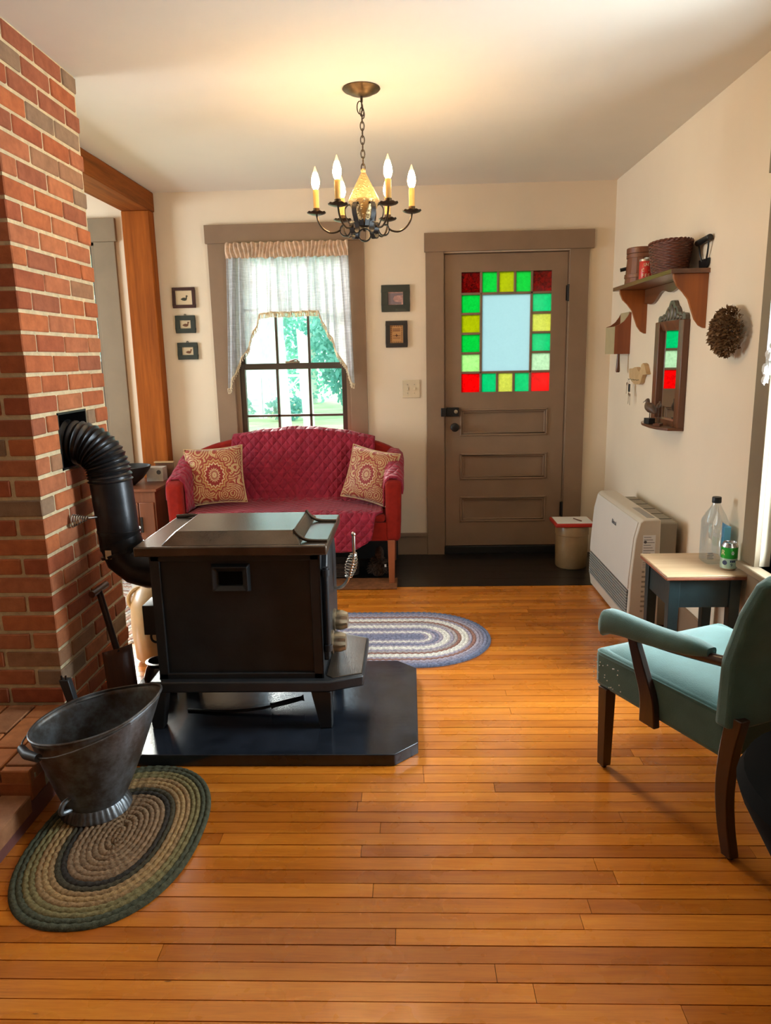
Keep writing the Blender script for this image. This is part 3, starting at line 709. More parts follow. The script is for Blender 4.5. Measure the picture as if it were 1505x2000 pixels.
cl.tube(pts, .0024, 5); cl.build('coil_grip', MAT['chrome'], ho)
for (yy, zz) in ((2.70, .335), (2.80, .388)):
    kn = MB(); prof = [(.006, 0), (.040, .002), (.044, .010)]
    n = 20; c0 = Vector((SX1+.022, yy, zz)); 
    kn.lathe([(.046, 0), (.046, .008), (.036, .010)], c0, 20, (0,1,0), (0,0,1), (1,0,0))
    vs = []; fs = []
    for (r_, h_, fl_) in ((.036, .008, .0), (.039, .02, .1), (.037, .036, .12), (.030, .056, .10), (.010, .060, 0)):
        for k in range(40):
            an = 2*math.pi*k/40; rr = r_*(1+fl_*math.cos(an*8)); vs.append(c0 + Vector((h_, rr*math.cos(an), rr*math.sin(an))))
    for a_ in range(4):
        for k in range(40): fs.append((a_*40+k, a_*40+(k+1)%40, (a_+1)*40+(k+1)%40, (a_+1)*40+k))
    fs.append(tuple(range(160, 200))); kn.add(vs, fs); kn.build('draft_knob', MAT['brass_grey'], sv)
bx = MB(); bx.box(-1.045, SX0+.012, 2.69, 2.80, .372, .492); bo2 = bx.build('blower_box', MAT['black'], sv, bevel=.003)
MB().tube(bezier((-1.02, 2.70, .374), (-1.035, 2.70, .335), (-.985, 2.70, .325), (-.975, 2.70, .36), 10), .005, 6).build('cord', MAT['black'], bo2)
# stovepipe
sp = thing('stovepipe', (-1.17, 2.83, .55), 'black stovepipe with a ribbed elbow running from stove to chimney', 'stovepipe')
PR = .080
el = bezier((-1.42, 2.83, 1.118), (-1.215, 2.83, 1.135), (-1.180, 2.83, 1.07), (-1.176, 2.83, .955), 64)
rads = []
for k, p in enumerate(el): rads.append(PR*1.02 + (.0050*math.sin(k*math.pi*2/3.4) if k > 10 else 0))
MB().tube(el, rads, 26).build('ribbed_elbow', MAT['pipe'], sp, angle=60)
MB().tube([(-1.177, 2.83, .985), (-1.160, 2.83, .69)], PR, 26).build('pipe_section', MAT['pipe'], sp)
for (x, z) in ((-1.162, .762),): MB().tube([(x, 2.83, z-.006), (x+.0003, 2.83, z+.006)], PR+.0035, 26).build('pipe_seam', MAT['pipe'], sp)
b2 = bezier((-1.162, 2.83, .725), (-1.155, 2.83, .635), (-1.11, 2.83, .600), (-.94, 2.83, .595), 16); q5 = [b2[0], b2[5], b2[9], b2[12], b2[16]]
MB().tube(q5, PR+.003, 26).build('lower_elbow', MAT['pipe'], sp, angle=20)
for p, d_ in ((b2[3], .006),):
    t_ = (b2[4]-b2[2]).normalized(); MB().tube([p - t_*.006, p + t_*.006], PR+.009, 26).build('pipe_collar', MAT['pipe'], sp)
dm = MB(); q = Vector((-1.215, 2.757, .832)); dm.tube([q, q+Vector((-.02, -.035, .004))], .005, 8)
do = dm.build('damper_rod', MAT['chrome'], sp)
pts = []
for k in range(7*10+1):
    f_ = k/70; rr = .006+.020*f_; an = 2*math.pi*k/10; pts.append(q + Vector((-.02-.052*f_, -.035-.02*f_, .004-.006*f_)) + Vector((.0, math.cos(an)*rr*.7, math.sin(an)*rr)))
MB().tube(pts, .0028, 5).build('damper_coil', MAT['chrome'], do)
MB().box(-1.192, -1.168, 2.7475, 2.7495, .665, .700).build('pipe_sticker', MAT['mat_cream'], sp)
# poker on the pad
pk = thing('fire_poker', (-.62, 2.72, .045), 'black iron poker lying on the pad under the stove', 'poker')
MB().tube(catmull([(-.90, 2.70, .051), (-.75, 2.685, .051), (-.62, 2.69, .058), (-.555, 2.70, .068)], 5), .006, 8).build('shaft', MAT['black_iron'], pk)
MB().tube([(-.565, 2.698, .066), (-.552, 2.70, .069), (-.50, 2.712, .077), (-.445, 2.725, .086), (-.436, 2.727, .087)], [.014, .010, .011, .009, .015], 10).build('handle', MAT['black_iron'], pk)

# ---------------------------------------------------------------- rugs
def rug(name, loc, rz, a, rad, n, cols_, label, cat='rug', oval=False):
    t = thing(name, loc, label, cat, rz=rz)
    step = rad/n
    for k in range(n):
        rr = step*(k+.5); cc = cols_(k); L_ = 4*a + 2*math.pi*rr; m = max(24, int(L_/.0075)); m -= m % 4
        vs = []; fs = []; ns = 6
        for j in range(m):
            d = L_*j/m
            if d < 2*a: p = Vector((-a+d, -rr, 0)); nn = Vector((0,-1,0))
            elif d < 2*a+math.pi*rr: an = (d-2*a)/rr - math.pi/2; nn = Vector((math.cos(an), math.sin(an), 0)); p = Vector((a,0,0)) + nn*rr
            elif d < 4*a+math.pi*rr: p = Vector((a-(d-2*a-math.pi*rr), rr, 0)); nn = Vector((0,1,0))
            else: an = (d-4*a-math.pi*rr)/rr + math.pi/2; nn = Vector((math.cos(an), math.sin(an), 0)); p = Vector((-a,0,0)) + nn*rr
            if oval:
                an = 2*math.pi*j/m; sa = a*(rr/rad)**.5 + rr; ca, si = math.cos(an), math.sin(an); p = Vector((sa*math.copysign(abs(ca)**.87, ca), rr*math.copysign(abs(si)**.87, si), 0)); nn = Vector((math.cos(an)*rr, math.sin(an)*sa, 0)).normalized()*(1 + .45*abs(math.cos(an)))
            ph = 2*math.pi*j/4
            for q in range(ns):
                an = math.pi*q/(ns-1); side = math.cos(an)
                lump = 1 + .22*math.sin(ph + (1.57 if side > 0 else -1.57)*abs(side))
                vs.append(p + nn*(side*step*.53) + Vector((0,0, .001 + math.sin(an)*.0095*lump)))
        for j in range(m):
            for q in range(ns-1): fs.append((j*ns+q, j*ns+q+1, ((j+1)%m)*ns+q+1, ((j+1)%m)*ns+q))
        MB().add(vs, fs).build('braid', braid(cc), t, local=True, angle=80)
    MB().grid(lambda u, v: Vector(((u*2-1)*a, (v*2-1)*rad*.5, .002)), 2, 2).build('backing', braid(cols_(n-1)), t, local=True)
    return t
GR, TN, OL, BR = (.075, .078, .050), (.34, .215, .095), (.19, .155, .070), (.215, .135, .078)
def near_cols(k):
    if k >= 15: return GR
    if k >= 13: return OL
    if k in (8,): return (.040, .034, .028)
    if k in (9,): return (.065, .055, .035)
    return (TN if k % 2 else (.29, .18, .085)) if k > 8 else (BR if k % 2 else (.26, .165, .095))
rug('braided_rug', (-.904, 1.977, 0), R(90), .128, .256, 17, near_cols, 'brown and olive oval braided rug under the coal hod', oval=True)
BL, WH, LV, RU = (.22, .23, .33), (.74, .70, .64), (.38, .34, .41), (.30, .16, .13)
pal = [BL, BL, LV, WH, LV, BL, LV, WH, WH, LV, (.40,.36,.36), RU, WH, WH, LV, RU, LV, (.28,.26,.33), BL, (.14,.16,.24)]
rug('braided_rug', (-.45, 3.577, 0), R(0), .48, .372, 20, lambda k: pal[k], 'blue and white oval braided rug behind the wood stove')
pal3 = [(.60,.50,.44), (.50,.32,.26), (.62,.60,.56), (.40,.26,.22), (.60,.58,.58)]
rug('braided_rug', (-1.90, 3.97, 0), R(80), .20, .55, 20, lambda k: pal3[k % 5], 'pale braided rug glimpsed between the chimney and the stove')

# ---------------------------------------------------------------- coal hod and hearth tools
hod = thing('coal_hod', (-1.03, 2.115, .012), 'dented galvanised coal hod standing on the brown braided rug', 'coal hod', rz=R(30))
n = 72
def hodpt(th, f_):
    c_, s_ = math.cos(th), math.sin(th); cp = max(0, c_)
    bx_, by_, bz_ = .092*c_, .092*s_, .034
    rx_ = .022 + .192*c_ + .020*cp**4; ry_ = .152*s_*(1-.22*cp**2); rz_ = .316 + .026*c_ + .018*cp**3
    g = f_**.85
    p = Vector((lerp(bx_, rx_, g), lerp(by_, ry_, g), lerp(bz_, rz_, f_)))
    rib = .0016*math.sin(th*36)*(1 if .12 < f_ < .86 else 0)
    return p + Vector((c_, s_, 0))*rib
vs = []; fs = []; lv = 14
for j in range(lv+1):
    for k in range(n): vs.append(hodpt(2*math.pi*k/n, j/lv))
for j in range(lv):
    for k in range(n): fs.append((j*n+k, j*n+(k+1)%n, (j+1)*n+(k+1)%n, (j+1)*n+k))
fs.append(tuple(reversed(range(n))))
MB().add(vs, fs).build('bucket', MAT['galv'], hod, local=True, solid=.003, angle=70)
MB().tube([hodpt(2*math.pi*k/n, 1.0) for k in range(n)], .0042, 6, closed=True).build('rolled_rim', MAT['galv'], hod, local=True)
ft = MB(); vs = []; fs = []
for j, (r_, z) in enumerate(((.092, .036), (.098, .028), (.110, .004), (.111, 0))):
    for k in range(144):
        an = 2*math.pi*k/144; rr = r_ + (.0022*math.sin(an*36) if j in (1, 2) else 0); vs.append(Vector((rr*math.cos(an), rr*math.sin(an), z)))
for j in range(3):
    for k in range(144): fs.append((j*144+k, j*144+(k+1)%144, (j+1)*144+(k+1)%144, (j+1)*144+k))
ft.add(vs, fs).build('foot_ring', MAT['galv'], hod, local=True, angle=70)
bl = MB(); bl.tube(catmull([hodpt(R(-62), .97)+Vector((0,-.006,0)), (.02, -.158, .300), (-.10, -.142, .275), (-.160, -.085, .262), (-.188, -.01, .258), (-.175, .06, .265), (-.08, .142, .290), hodpt(R(68), .97)+Vector((0,.006,0))], 8), .0028, 6)
bo = bl.build('bail', MAT['galv'], hod, local=True)
MB().tube([(-.150, -.100, .264), (-.180, -.050, .259), (-.192, .0, .258)], [.013, .015, .013], 10).build('bail_grip', MAT['grip'], bo, local=True)
kh = MB(); kh.tube(catmull([(-.075, -.075, .095), (-.100, -.092, .088), (-.108, -.100, .066), (-.080, -.080, .056)], 5), .008, 8); kh.build('rear_handle', MAT['galv'], hod, local=True)
# shovel
sh = thing('hearth_shovel', (-1.22, 2.78, .045), 'wooden T-handled shovel leaning on the brick chimney', 'shovel')
MB().tube([(-1.205, 2.80, .26), (-1.262, 2.815, .515)], .0135, 10).build('shaft', MAT['mahogany'], sh)
MB().tube([(-1.268, 2.76, .517), (-1.258, 2.88, .522)], .014, 10).build('grip', MAT['walnut'], sh)
bd = MB(); bd.grid(lambda u, v: Vector((-1.205 + .075*(u-.5)*2*.55 + .012*(1-(2*u-1)**2) + .02*v*.5, 2.80 + (2*u-1)*.05, .275 - .225*v + .0*u)), 8, 8); bd.build('blade', MAT['walnut'], sh, solid=.004)
tg = thing('hearth_brush', (-1.262, 2.48, .172), 'dark square-handled hearth tool leaning behind the coal hod', 'hearth tool')
MB().hexa([(-1.262,2.462,.18),(-1.232,2.462,.18),(-1.232,2.492,.18),(-1.262,2.492,.18)], [(-1.293,2.470,.285),(-1.257,2.470,.285),(-1.257,2.500,.285),(-1.293,2.500,.285)]).build('handle', MAT['stove'], tg, bevel=.003)
MB().box(-1.286, -1.281, 2.475, 2.48, .285, .30).build('pin', MAT['black_iron'], tg); MB().box(-1.270, -1.265, 2.475, 2.48, .285, .30).build('pin', MAT['black_iron'], tg)
MB().box(-1.272, -1.222, 2.455, 2.50, .1725, .20).build('brush_head', MAT['black'], tg)
MB().hexa([(-1.276,2.497,.18),(-1.256,2.497,.18),(-1.256,2.505,.18),(-1.276,2.505,.18)], [(-1.296,2.50,.235),(-1.285,2.50,.235),(-1.285,2.507,.235),(-1.296,2.507,.235)]).build('side_stick', MAT['raw_edge'], tg)
# crock, pot, bucket behind the stove
ck = thing('stoneware_crock', (-1.215, 3.34, 0), 'tall tan stoneware crock behind the wood stove', 'crock')
MB().lathe([(.11, .0), (.125, .02), (.132, .18), (.128, .28), (.10, .35), (.07, .375), (.074, .40), (.06, .40), (.06, .36)], (-1.215, 3.34, .012), 28).build('body', MAT['stone_crock'], ck)
MB().tube(bezier((-1.275, 3.30, .375), (-1.33, 3.28, .375), (-1.35, 3.28, .31), (-1.325, 3.29, .28), 8), .010, 8).build('ear_handle', MAT['stone_crock'], ck)
pt = MB(); pt.lathe([(.045, 0), (.062, .02), (.068, .06), (.055, .10), (.046, .112), (.052, .122), (.056, .130), (.046, .132), (.042, .118), (.050, .06), (.03, .02)], (-1.075, 2.905, .045), 24)
tag(pt.build('glazed_pot', MAT['brown_glaze']), 'small dark brown glazed pot beside the stove leg', 'pot')
bk = thing('white_bucket', (-1.66, 4.40, 0), 'white plastic tub on the floor below the bent stovepipe', 'tub')
MB().lathe([(.085, 0), (.092, .01), (.105, .20), (.108, .20), (.098, .19), (.084, .02)], (-1.66, 4.40, .012), 24).build('tub', MAT['white_plastic'], bk)
MB().tube([( -1.66+.107*math.cos(2*math.pi*k/24), 4.40+.107*math.sin(2*math.pi*k/24), .205) for k in range(24)], .005, 6, closed=True).build('rim', MAT['white_plastic'], bk)

# ---------------------------------------------------------------- sofa, quilt, cushions
sf = thing('sofa', (-.79, 4.80, .012), 'red camelback sofa with square wooden legs under the window', 'sofa')
RF = MAT['red_fabric']; LGM = wood('red_sofa_leg_wood', (.22, .055, .016), (.34, .095, .030), 2, .45, .2, 50)
SFY = 4.475
camel = [(-1.520, .775), (-1.46, .822), (-1.35, .862), (-1.21, .895), (-1.0, .932), (-.76, .947), (-.52, .932), (-.30, .885), (-.20, .855), (-.114, .818), (-.062, .770)]
def czf(x): return interp(camel, x)
bk_ = MB()
nx = 40
def backpt(u, v, y):
    x = lerp(-1.515, -.068, u); z = lerp(.30, czf(x)-.012, v); return Vector((x, y + .06*(v), z))
bk_.prism([(lerp(-1.515, -.068, k/nx), None) for k in range(nx+1)] + [(-.068, .30), (-1.515, .30)],
          lambda x, z: Vector((x, 4.955 + (.05 if z is None else 0), (czf(x)-.012) if z is None else z)), lambda x, z: Vector((x, 5.07 + (.04 if z is None else 0), (czf(x)-.012) if z is None else z)))
bk_.build('backrest', RF, sf, bevel=.02, seg=3)
sr = MB(); sr.box(-1.50, -.075, SFY+.012, 5.06, .285, .405); sr.build('seat_rail', RF, sf, bevel=.008)
sc_ = MB(); sc_.box(-1.43, -.155, SFY+.005, 4.99, .405, .455); sc_.build('seat_cushion', RF, sf, bevel=.022, seg=3)
for sx in (-1, 1):
    xi, xo = ((-1.425, -1.515) if sx < 0 else (-.155, -.064))
    prof = [(4.475, .655), (4.52, .675), (4.60, .705), (4.72, .745), (4.85, .785), (5.0, .80)]
    am = MB(); poly = [(4.475, .285)] + prof + [(5.0, .285)]
    am.prism(poly, lambda y, z: Vector((xi, y, z)), lambda y, z: Vector((xo + (.012*sx if z > .5 else 0), y, z)))
    am.build('arm', RF, sf, bevel=.026, seg=4)
for (x, y) in ((-1.485, 4.50), (-.122, 4.50), (-1.485, 5.03), (-.122, 5.03)):
    b = .0225; MB().hexa([(x-b*.8,y-b*.8,.012),(x+b*.8,y-b*.8,.012),(x+b*.8,y+b*.8,.012),(x-b*.8,y+b*.8,.012)], [(x-b,y-b,.292),(x+b,y-b,.292),(x+b,y+b,.292),(x-b,y+b,.292)]).build('leg', LGM, sf, bevel=.002)
MB().box(-1.49, -.09, 5.04, 5.06, .02, .29).build('under_sofa_dark_sheet', MAT['black'], sf)  # black sheet added to give the shade under the sofa
ql = thing('sofa_quilt', (-.75, 4.75, .2), 'crimson diamond-quilted cover spread over the red sofa', 'quilt')
# profile rows: (y, z or 'top'), left x, right x
def qprof(v, x):
    ct = czf(x) + .004
    pts = [(5.115, ct-.16), (5.108, ct-.05), (5.085, ct+.004), (5.045, ct+.010), (5.005, ct-.008), (4.985, lerp(ct, .47, .35)), (4.957, lerp(ct, .47, .75)), (4.930, .485), (4.88, .470), (4.70, .468), (4.52, .472), (4.478, .462), (4.462, .430), (4.458, .36), (4.455, .30), (4.452, .225)]
    f_ = v*(len(pts)-1); i_ = min(int(f_), len(pts)-2); return (lerp(pts[i_][0], pts[i_+1][0], f_-i_), lerp(pts[i_][1], pts[i_+1][1], f_-i_))
def qlim(v):
    return (interp([(0, -1.20), (.27, -1.21), (.42, -1.27), (.5, -1.40), (.68, -1.40), (.76, -1.36), (1, -1.25)], v), interp([(0, -.24), (.27, -.235), (.42, -.25), (.5, -.19), (.68, -.172), (.76, -.215), (.95, -.245), (1, -.32)], v))
def qpt(u, v):
    l_, r_ = qlim(v); x = lerp(l_, r_, u); y, z = qprof(v, x)
    if v > .9: z += .035*max(0, (abs(u-.5)*2-.86)/.14)**2*(v-.9)*10
    wob = .004*math.sin(u*31+v*9)+.003*math.sin(u*13-v*23)
    return Vector((x, y-abs(wob), z+wob*.6))
def quv(p): return (p.x, p.z - p.y*1.0)
MB().grid(qpt, 90, 75).build('main_panel', MAT['quilt'], ql, solid=.010, uvs=quv, angle=85)
for sx in (-1, 1):
    xi, xo = ((-1.415, -1.532) if sx < 0 else (-.165, -.046))
    def apt(u, v):
        y = lerp(4.505 if sx > 0 else 4.53, 4.96, v); zt = interp([(4.475, .655), (4.52, .675), (4.60, .705), (4.72, .745), (4.85, .785), (5.0, .80)], y) + .010
        zi = .475 if sx < 0 else .50; zo = zt - (.095 if sx > 0 else .13)
        pts = [(xi, zi), (xi, lerp(zi, zt, .6)), (xi+(xo-xi)*.08, zt-.022), (lerp(xi, xo, .3), zt+.001), (lerp(xi, xo, .75), zt+.001), (xo-(xo-xi)*.04, zt-.025), (xo, lerp(zt, zo, .6)), (xo, zo)]
        f_ = u*(len(pts)-1); i_ = min(int(f_), len(pts)-2); x = lerp(pts[i_][0], pts[i_+1][0], f_-i_); z = lerp(pts[i_][1], pts[i_+1][1], f_-i_)
        return Vector((x + .003*math.sin(v*19+u*5), y, z+.003*math.sin(u*17+v*13)))
    MB().grid(apt, 28, 24).build('arm_flap', MAT['quilt'], ql, solid=.010, uvs=lambda p: (p.y, p.z + p.x), angle=85)
def cushion(loc, rz, tilt, roll, size, label):
    t = thing('throw_pillow', loc, label, 'pillow', 'paisley pillows on the sofa'); N = 22
    M3 = Matrix.Rotation(rz, 3, 'Z') @ Matrix.Rotation(-tilt, 3, 'X') @ Matrix.Rotation(roll, 3, 'Y')
    def pt(u, v, s):
        a, b = u*2-1, v*2-1; e = (1-abs(a)**3.2)*(1-abs(b)**3.2); pin = 1-.07*(1-abs(a))*(abs(b)**4) ; pin2 = 1-.07*(1-abs(b))*(abs(a)**4)
        return Vector((a*size/2*(1-.075*(1-b*b)*abs(a)**3), s*.058*max(0, e)**.55, size/2 + b*size/2*(1-.075*(1-a*a)*abs(b)**3)))
    vs = []; fs = []
    uvl = []
    for s in (-1, 1):
        o_ = len(vs)
        for j in range(N+1):
            for i_ in range(N+1): vs.append(M3 @ pt(i_/N, j/N, s)); uvl.append((i_/N, j/N))
        for j in range(N):
            for i_ in range(N): fs.append((o_+j*(N+1)+i_, o_+j*(N+1)+i_+1, o_+(j+1)*(N+1)+i_+1, o_+(j+1)*(N+1)+i_))
    inv = M3.inverted()
    MB().add(vs, fs).build('pillow_body', MAT['paisley'], t, local=True, uvs=lambda p: ((inv @ p).x/size+.5, (inv @ p).z/size), angle=80)
    ring = [(a, 0) for a in [k/12 for k in range(13)]] + [(1, k/12) for k in range(1, 13)] + [(1-k/12, 1) for k in range(1, 13)] + [(0, 1-k/12) for k in range(1, 12)]
    MB().tube([M3 @ pt(a, b, 0) for a, b in ring], .004, 6, closed=True).build('piping', MAT['paisley'], t, local=True, uvs=lambda p: (.3, .3))
cushion((-1.262, 4.72, .488), R(8), R(14), R(-3), .38, 'tan and red paisley pillow at the left end of the sofa')
cushion((-.305, 4.74, .490), R(-24), R(16), R(9), .355, 'tan and red paisley pillow at the right end of the sofa')
mt = MB(); mt.box(-1.10, -.088, 4.383, 4.60, .0018, .0115); tag(mt.build('floor_mat', MAT['doormat'], bevel=.003), 'rust brown flat mat under the front legs of the sofa', 'mat')
for o in (sf,): pass
tu = thing('shaggy_bundle', (-.215, 4.66, .0), 'dark brown shaggy bundle with a small white tag under the sofa', 'bundle')
sgm = MB(); random.seed(3)
for q in range(260):
    an = random.uniform(0, 6.28); el_ = random.uniform(-.2, 1.4); p = Vector((-.215 + .052*math.cos(an)*math.cos(el_), 4.66+.06*math.sin(an)*math.cos(el_), .06+.085*math.sin(el_)))
    d = (p - Vector((-.215, 4.66, .05))).normalized(); sgm.tube([p, p+d*.018+Vector((random.uniform(-.012,.012), random.uniform(-.012,.012), -.012))], [.004, .0015], 4)
sgm.ball((-.215, 4.66, .065), .052, .062, .062, 14, 10); sgm.ball((-.205, 4.66, .155), .03, .035, .055, 10, 8)
sgm.build('shag', MAT['shag'], tu)
MB().box(-.172, -.160, 4.598, 4.600, .085, .102).build('paper_tag', MAT['paper'], tu)
sb = MB()
for k in range(7): sb.tube([(-.50+.15*math.cos(2*math.pi*q/20), 4.72+.09*math.sin(2*math.pi*q/20), .013+k*.013) for q in range(20)], .007, 6, closed=True)
tag(sb.build('wicker_tray', MAT['shag']), 'low dark woven basket under the sofa behind the stove handle', 'basket')

# ---------------------------------------------------------------- cabinet and things left of the sofa
cb = thing('side_cabinet', (-1.87, 4.83, 0), 'reddish wooden cabinet left of the sofa', 'cabinet')
MB().box(-2.13, -1.645, 4.635, 5.10, .012, .595).build('body', MAT['cabinet'], cb, bevel=.003)
MB().box(-2.145, -1.630, 4.618, 5.105, .595, .614).build('top_board', MAT['cabinet'], cb, bevel=.003)
for (a, b) in ((-2.12, -1.760), (-1.752, -1.655)):
    d_ = MB().box(a, b, 4.621, 4.636, .05, .525).build('door', MAT['cabinet'], cb, bevel=.004)
    MB().box((b-.022) if b < -1.7 else a+.004, (b-.006) if b < -1.7 else a+.018, 4.612, 4.622, .33, .43).build('latch', MAT['black_iron'], d_)
bw = MB().lathe([(.035, 0), (.04, .005), (.09, .045), (.135, .105), (.145, .125), (.138, .125), (.128, .105), (.085, .052), (.02, .015)], (-1.865, 4.80, .615), 30)
tag(bw.build('black_bowl', MAT['black_iron']), 'wide black bowl on top of the reddish cabinet', 'bowl')
tb = thing('tissue_box', (-1.74, 4.97, .614), 'pale grey printed tissue box on the reddish cabinet', 'tissue box')
MB().box(-1.796, -1.683, 4.925, 5.02, .6145, .708).build('carton', MAT['tissue'], tb, bevel=.002)
MB().prism([(-1.710+.016*math.cos(k*.7), .677+.016*math.sin(k*.7)) for k in range(9)], lambda x, z: Vector((x, 4.9235, z)), lambda x, z: Vector((x, 4.9255, z))).build('print_spot', MAT['ink'], tb)
tr = thing('wooden_tray', (-1.70, 5.06, .614), 'brown wooden tray standing behind the tissue box', 'tray')
MB().box(-1.775, -1.650, 5.055, 5.07, .6145, .725).build('panel', MAT['walnut'], tr); MB().box(-1.78, -1.645, 5.045, 5.08, .725, .733).build('rim', MAT['pale_wood'], tr)

# ---------------------------------------------------------------- pictures, switch, curtain
def frame(name, x0, x1, z0, z1, fw, fm, im, label, art, hook=False, group=None):
    t = thing(name, ((x0+x1)/2, YW, z0), label, 'picture', group)
    f_ = MB(); y0, y1 = YW-.016, YW-.001
    f_.box(x0, x1, y0, y1, z1-fw, z1); f_.box(x0, x1, y0, y1, z0, z0+fw); f_.box(x0, x0+fw, y0, y1, z0+fw, z1-fw); f_.box(x1-fw, x1, y0, y1, z0+fw, z1-fw)
    f_.build('frame', MAT[fm], t, bevel=.002); MB().box(x0+fw*.8, x1-fw*.8, YW-.008, YW-.001, z0+fw*.8, z1-fw*.8).build('print', MAT[im], t)
    if hook: MB().tube([((x0+x1)/2+.006*math.cos(k*.785), YW-.004, z1+.004+.006*math.sin(k*.785)) for k in range(8)], .002, 5, closed=True).build('hanging_ring', MAT['black_iron'], t)
    art(t, (x0+x1)/2, (z0+z1)/2); return t
def duck(s, mat, dx=0, dz=0, up=1.0):
    def art(t, cx, cz):
        pts = [(-1.0, -.05), (-.75, .10), (-.45, .28), (0, .34), (.35, .22), (.42, .45*up), (.40, .72*up), (.55, .92*up), (.75, .88*up), (.85, .78*up), (1.05, .70*up), (.84, .64*up), (.72, .50*up), (.68, .2), (.62, -.1), (.40, -.38), (.0, -.46), (-.5, -.36)]
        MB().prism([(cx+dx+a*s, cz+dz+b*s) for a, b in pts], lambda x, z: Vector((x, YW-.0092, z)), lambda x, z: Vector((x, YW-.0075, z))).build('duck_print', MAT[mat], t, smooth=False)
    return art
GP = 'small duck prints left of the window'
frame('framed_picture', -1.611, -1.455, 1.772, 1.908, .021, 'frame_mah', 'mat_cream', 'duck print in a dark mahogany frame, top of three left of the window', duck(.027, 'duck_dark', .003, -.008), group=GP)
frame('framed_picture', -1.604, -1.466, 1.604, 1.722, .032, 'frame_green', 'mat_cream', 'brown duck print in a dark green frame, middle of three left of the window', duck(.026, 'duck_brown', .003, -.004, .9), True, group=GP)
frame('framed_picture', -1.602, -1.462, 1.425, 1.540, .031, 'frame_green', 'mat_cream', 'brown duck print in a dark green frame, lowest of three left of the window', duck(.024, 'duck_brown', .008, -.006, .85), True, group=GP)
def landscape(t, cx, cz):
    MB().prism([(cx-.050, cz+.034), (cx+.048, cz+.034), (cx+.048, cz+.02), (cx-.005, cz+.018), (cx-.018, cz-.005), (cx-.005, cz-.022), (cx+.04, cz-.026), (cx+.04, cz-.038), (cx-.050, cz-.038)], lambda x, z: Vector((x, YW-.0092, z)), lambda x, z: Vector((x, YW-.0075, z))).build('scene_print', MAT['mauve'], t, smooth=False)
frame('framed_picture', -.178, .015, 1.716, 1.892, .046, 'frame_green', 'pink_print', 'pink landscape print in a wide dark green frame near the door', landscape)
def sampler(t, cx, cz):
    for k in range(5): MB().box(cx-.026, cx+.026, YW-.0092, YW-.0078, cz+.034-k*.0075*(1 if k < 3 else 2.05), cz+.0375-k*.0075*(1 if k < 3 else 2.05)).build('stitched_line', MAT['stitch'], t)
    b = MB()
    for k in range(9):
        z = cz-.052+k*.013
        for sx in (-1, 1): b.box(cx+sx*.036-.003, cx+sx*.036+.003, YW-.0092, YW-.0078, z-.003, z+.003)
    for k in range(5):
        x = cx-.026+k*.013
        for sz in (-1, 1): b.box(x-.003, x+.003, YW-.0092, YW-.0078, cz+sz*.053-.003, cz+sz*.053+.003)
    b.box(cx-.010, cx+.010, YW-.0092, YW-.0078, cz-.012, cz-.006); b.box(cx-.003, cx+.003, YW-.0092, YW-.0078, cz-.018, cz+.002); b.build('stitched_border', MAT['stitch'], t)['kind'] = 'stuff'
frame('framed_picture', -.153, -.004, 1.478, 1.656, .030, 'frame_black', 'sampler', 'ochre stitched sampler in a black frame above the light switch', sampler)
sw = thing('light_switch', (.016, YW, 1.132), 'ivory double light switch plate beside the door', 'light switch')
MB().box(-.046, .078, YW-.007, YW, 1.132, 1.256).build('plate', MAT['ivory'], sw, bevel=.003)
for x in (-.008, .040):
    MB().hexa([(x-.005,YW-.016,1.186),(x+.005,YW-.016,1.186),(x+.005,YW-.006,1.184),(x-.005,YW-.006,1.184)], [(x-.005,YW-.010,1.204),(x+.005,YW-.010,1.204),(x+.005,YW-.006,1.204),(x-.005,YW-.006,1.204)]).build('toggle', MAT['ivory'], sw)
    for z in (1.165, 1.224): MB().box(x-.003, x+.003, YW-.0082, YW-.0065, z-.003, z+.003).build('screw', MAT['brass_grey'], sw)
cu = thing('swag_curtain', (-.81, YW-.05, 1.22), 'sheer linen swag curtain with fringe in the sofa window', 'curtain')
CB = [(-1.250, 1.215), (-1.235, 1.225), (-1.185, 1.36), (-1.140, 1.455), (-1.085, 1.530), (-1.072, 1.585), (-1.04, 1.640), (-1.022, 1.715), (-.95, 1.725), (-.80, 1.722), (-.66, 1.728), (-.598, 1.725), (-.585, 1.66), (-.535, 1.575), (-.505, 1.545), (-.49, 1.47), (-.43, 1.35), (-.395, 1.245), (-.372, 1.235)]
CX = [-1.250, -.372]
def curt(u, v, dz=0):
    xt = lerp(-1.215, -.397, u); xb = lerp(-1.262, -.368, u) ; zb = interp(CB, xb) + dz
    zt = 2.085; z = lerp(zt, zb, v); ln_ = (zt - z)/.87
    x = lerp(xt, xb, min(1, ln_))
    fold = math.sin(u*2*math.pi*13 + 1.2*math.sin(u*9)) * .024 + .009*math.sin(u*2*math.pi*29+1)
    fold *= (.55 + .6*v*(.7+.3*math.sin(u*17)))
    return Vector((x + .006*math.sin(u*40+v*2), YW-.058 + fold, z))
MB().grid(curt, 220, 30).build('cloth', MAT['sheer'], cu, angle=180)
def head(u, v):
    x = lerp(-1.218, -.392, u); z = lerp(2.182, 2.080, v); bulge = math.sin(math.pi*v)**.6*.012
    return Vector((x, YW-.056 - bulge + .007*math.sin(u*2*math.pi*31 + 2.2*math.sin(v*3+u*15)) , z + .004*math.sin(u*90)))
MB().grid(head, 240, 10).build('heading', MAT['heading'], cu, angle=180)
MB().tube([(-1.222, YW-.045, 2.135), (-.390, YW-.045, 2.135)], .007, 8).build('curtain_rod', MAT['brass_grey'], cu)
fp = []; 
NF = 150
prev = None; fr_ = MB(); 
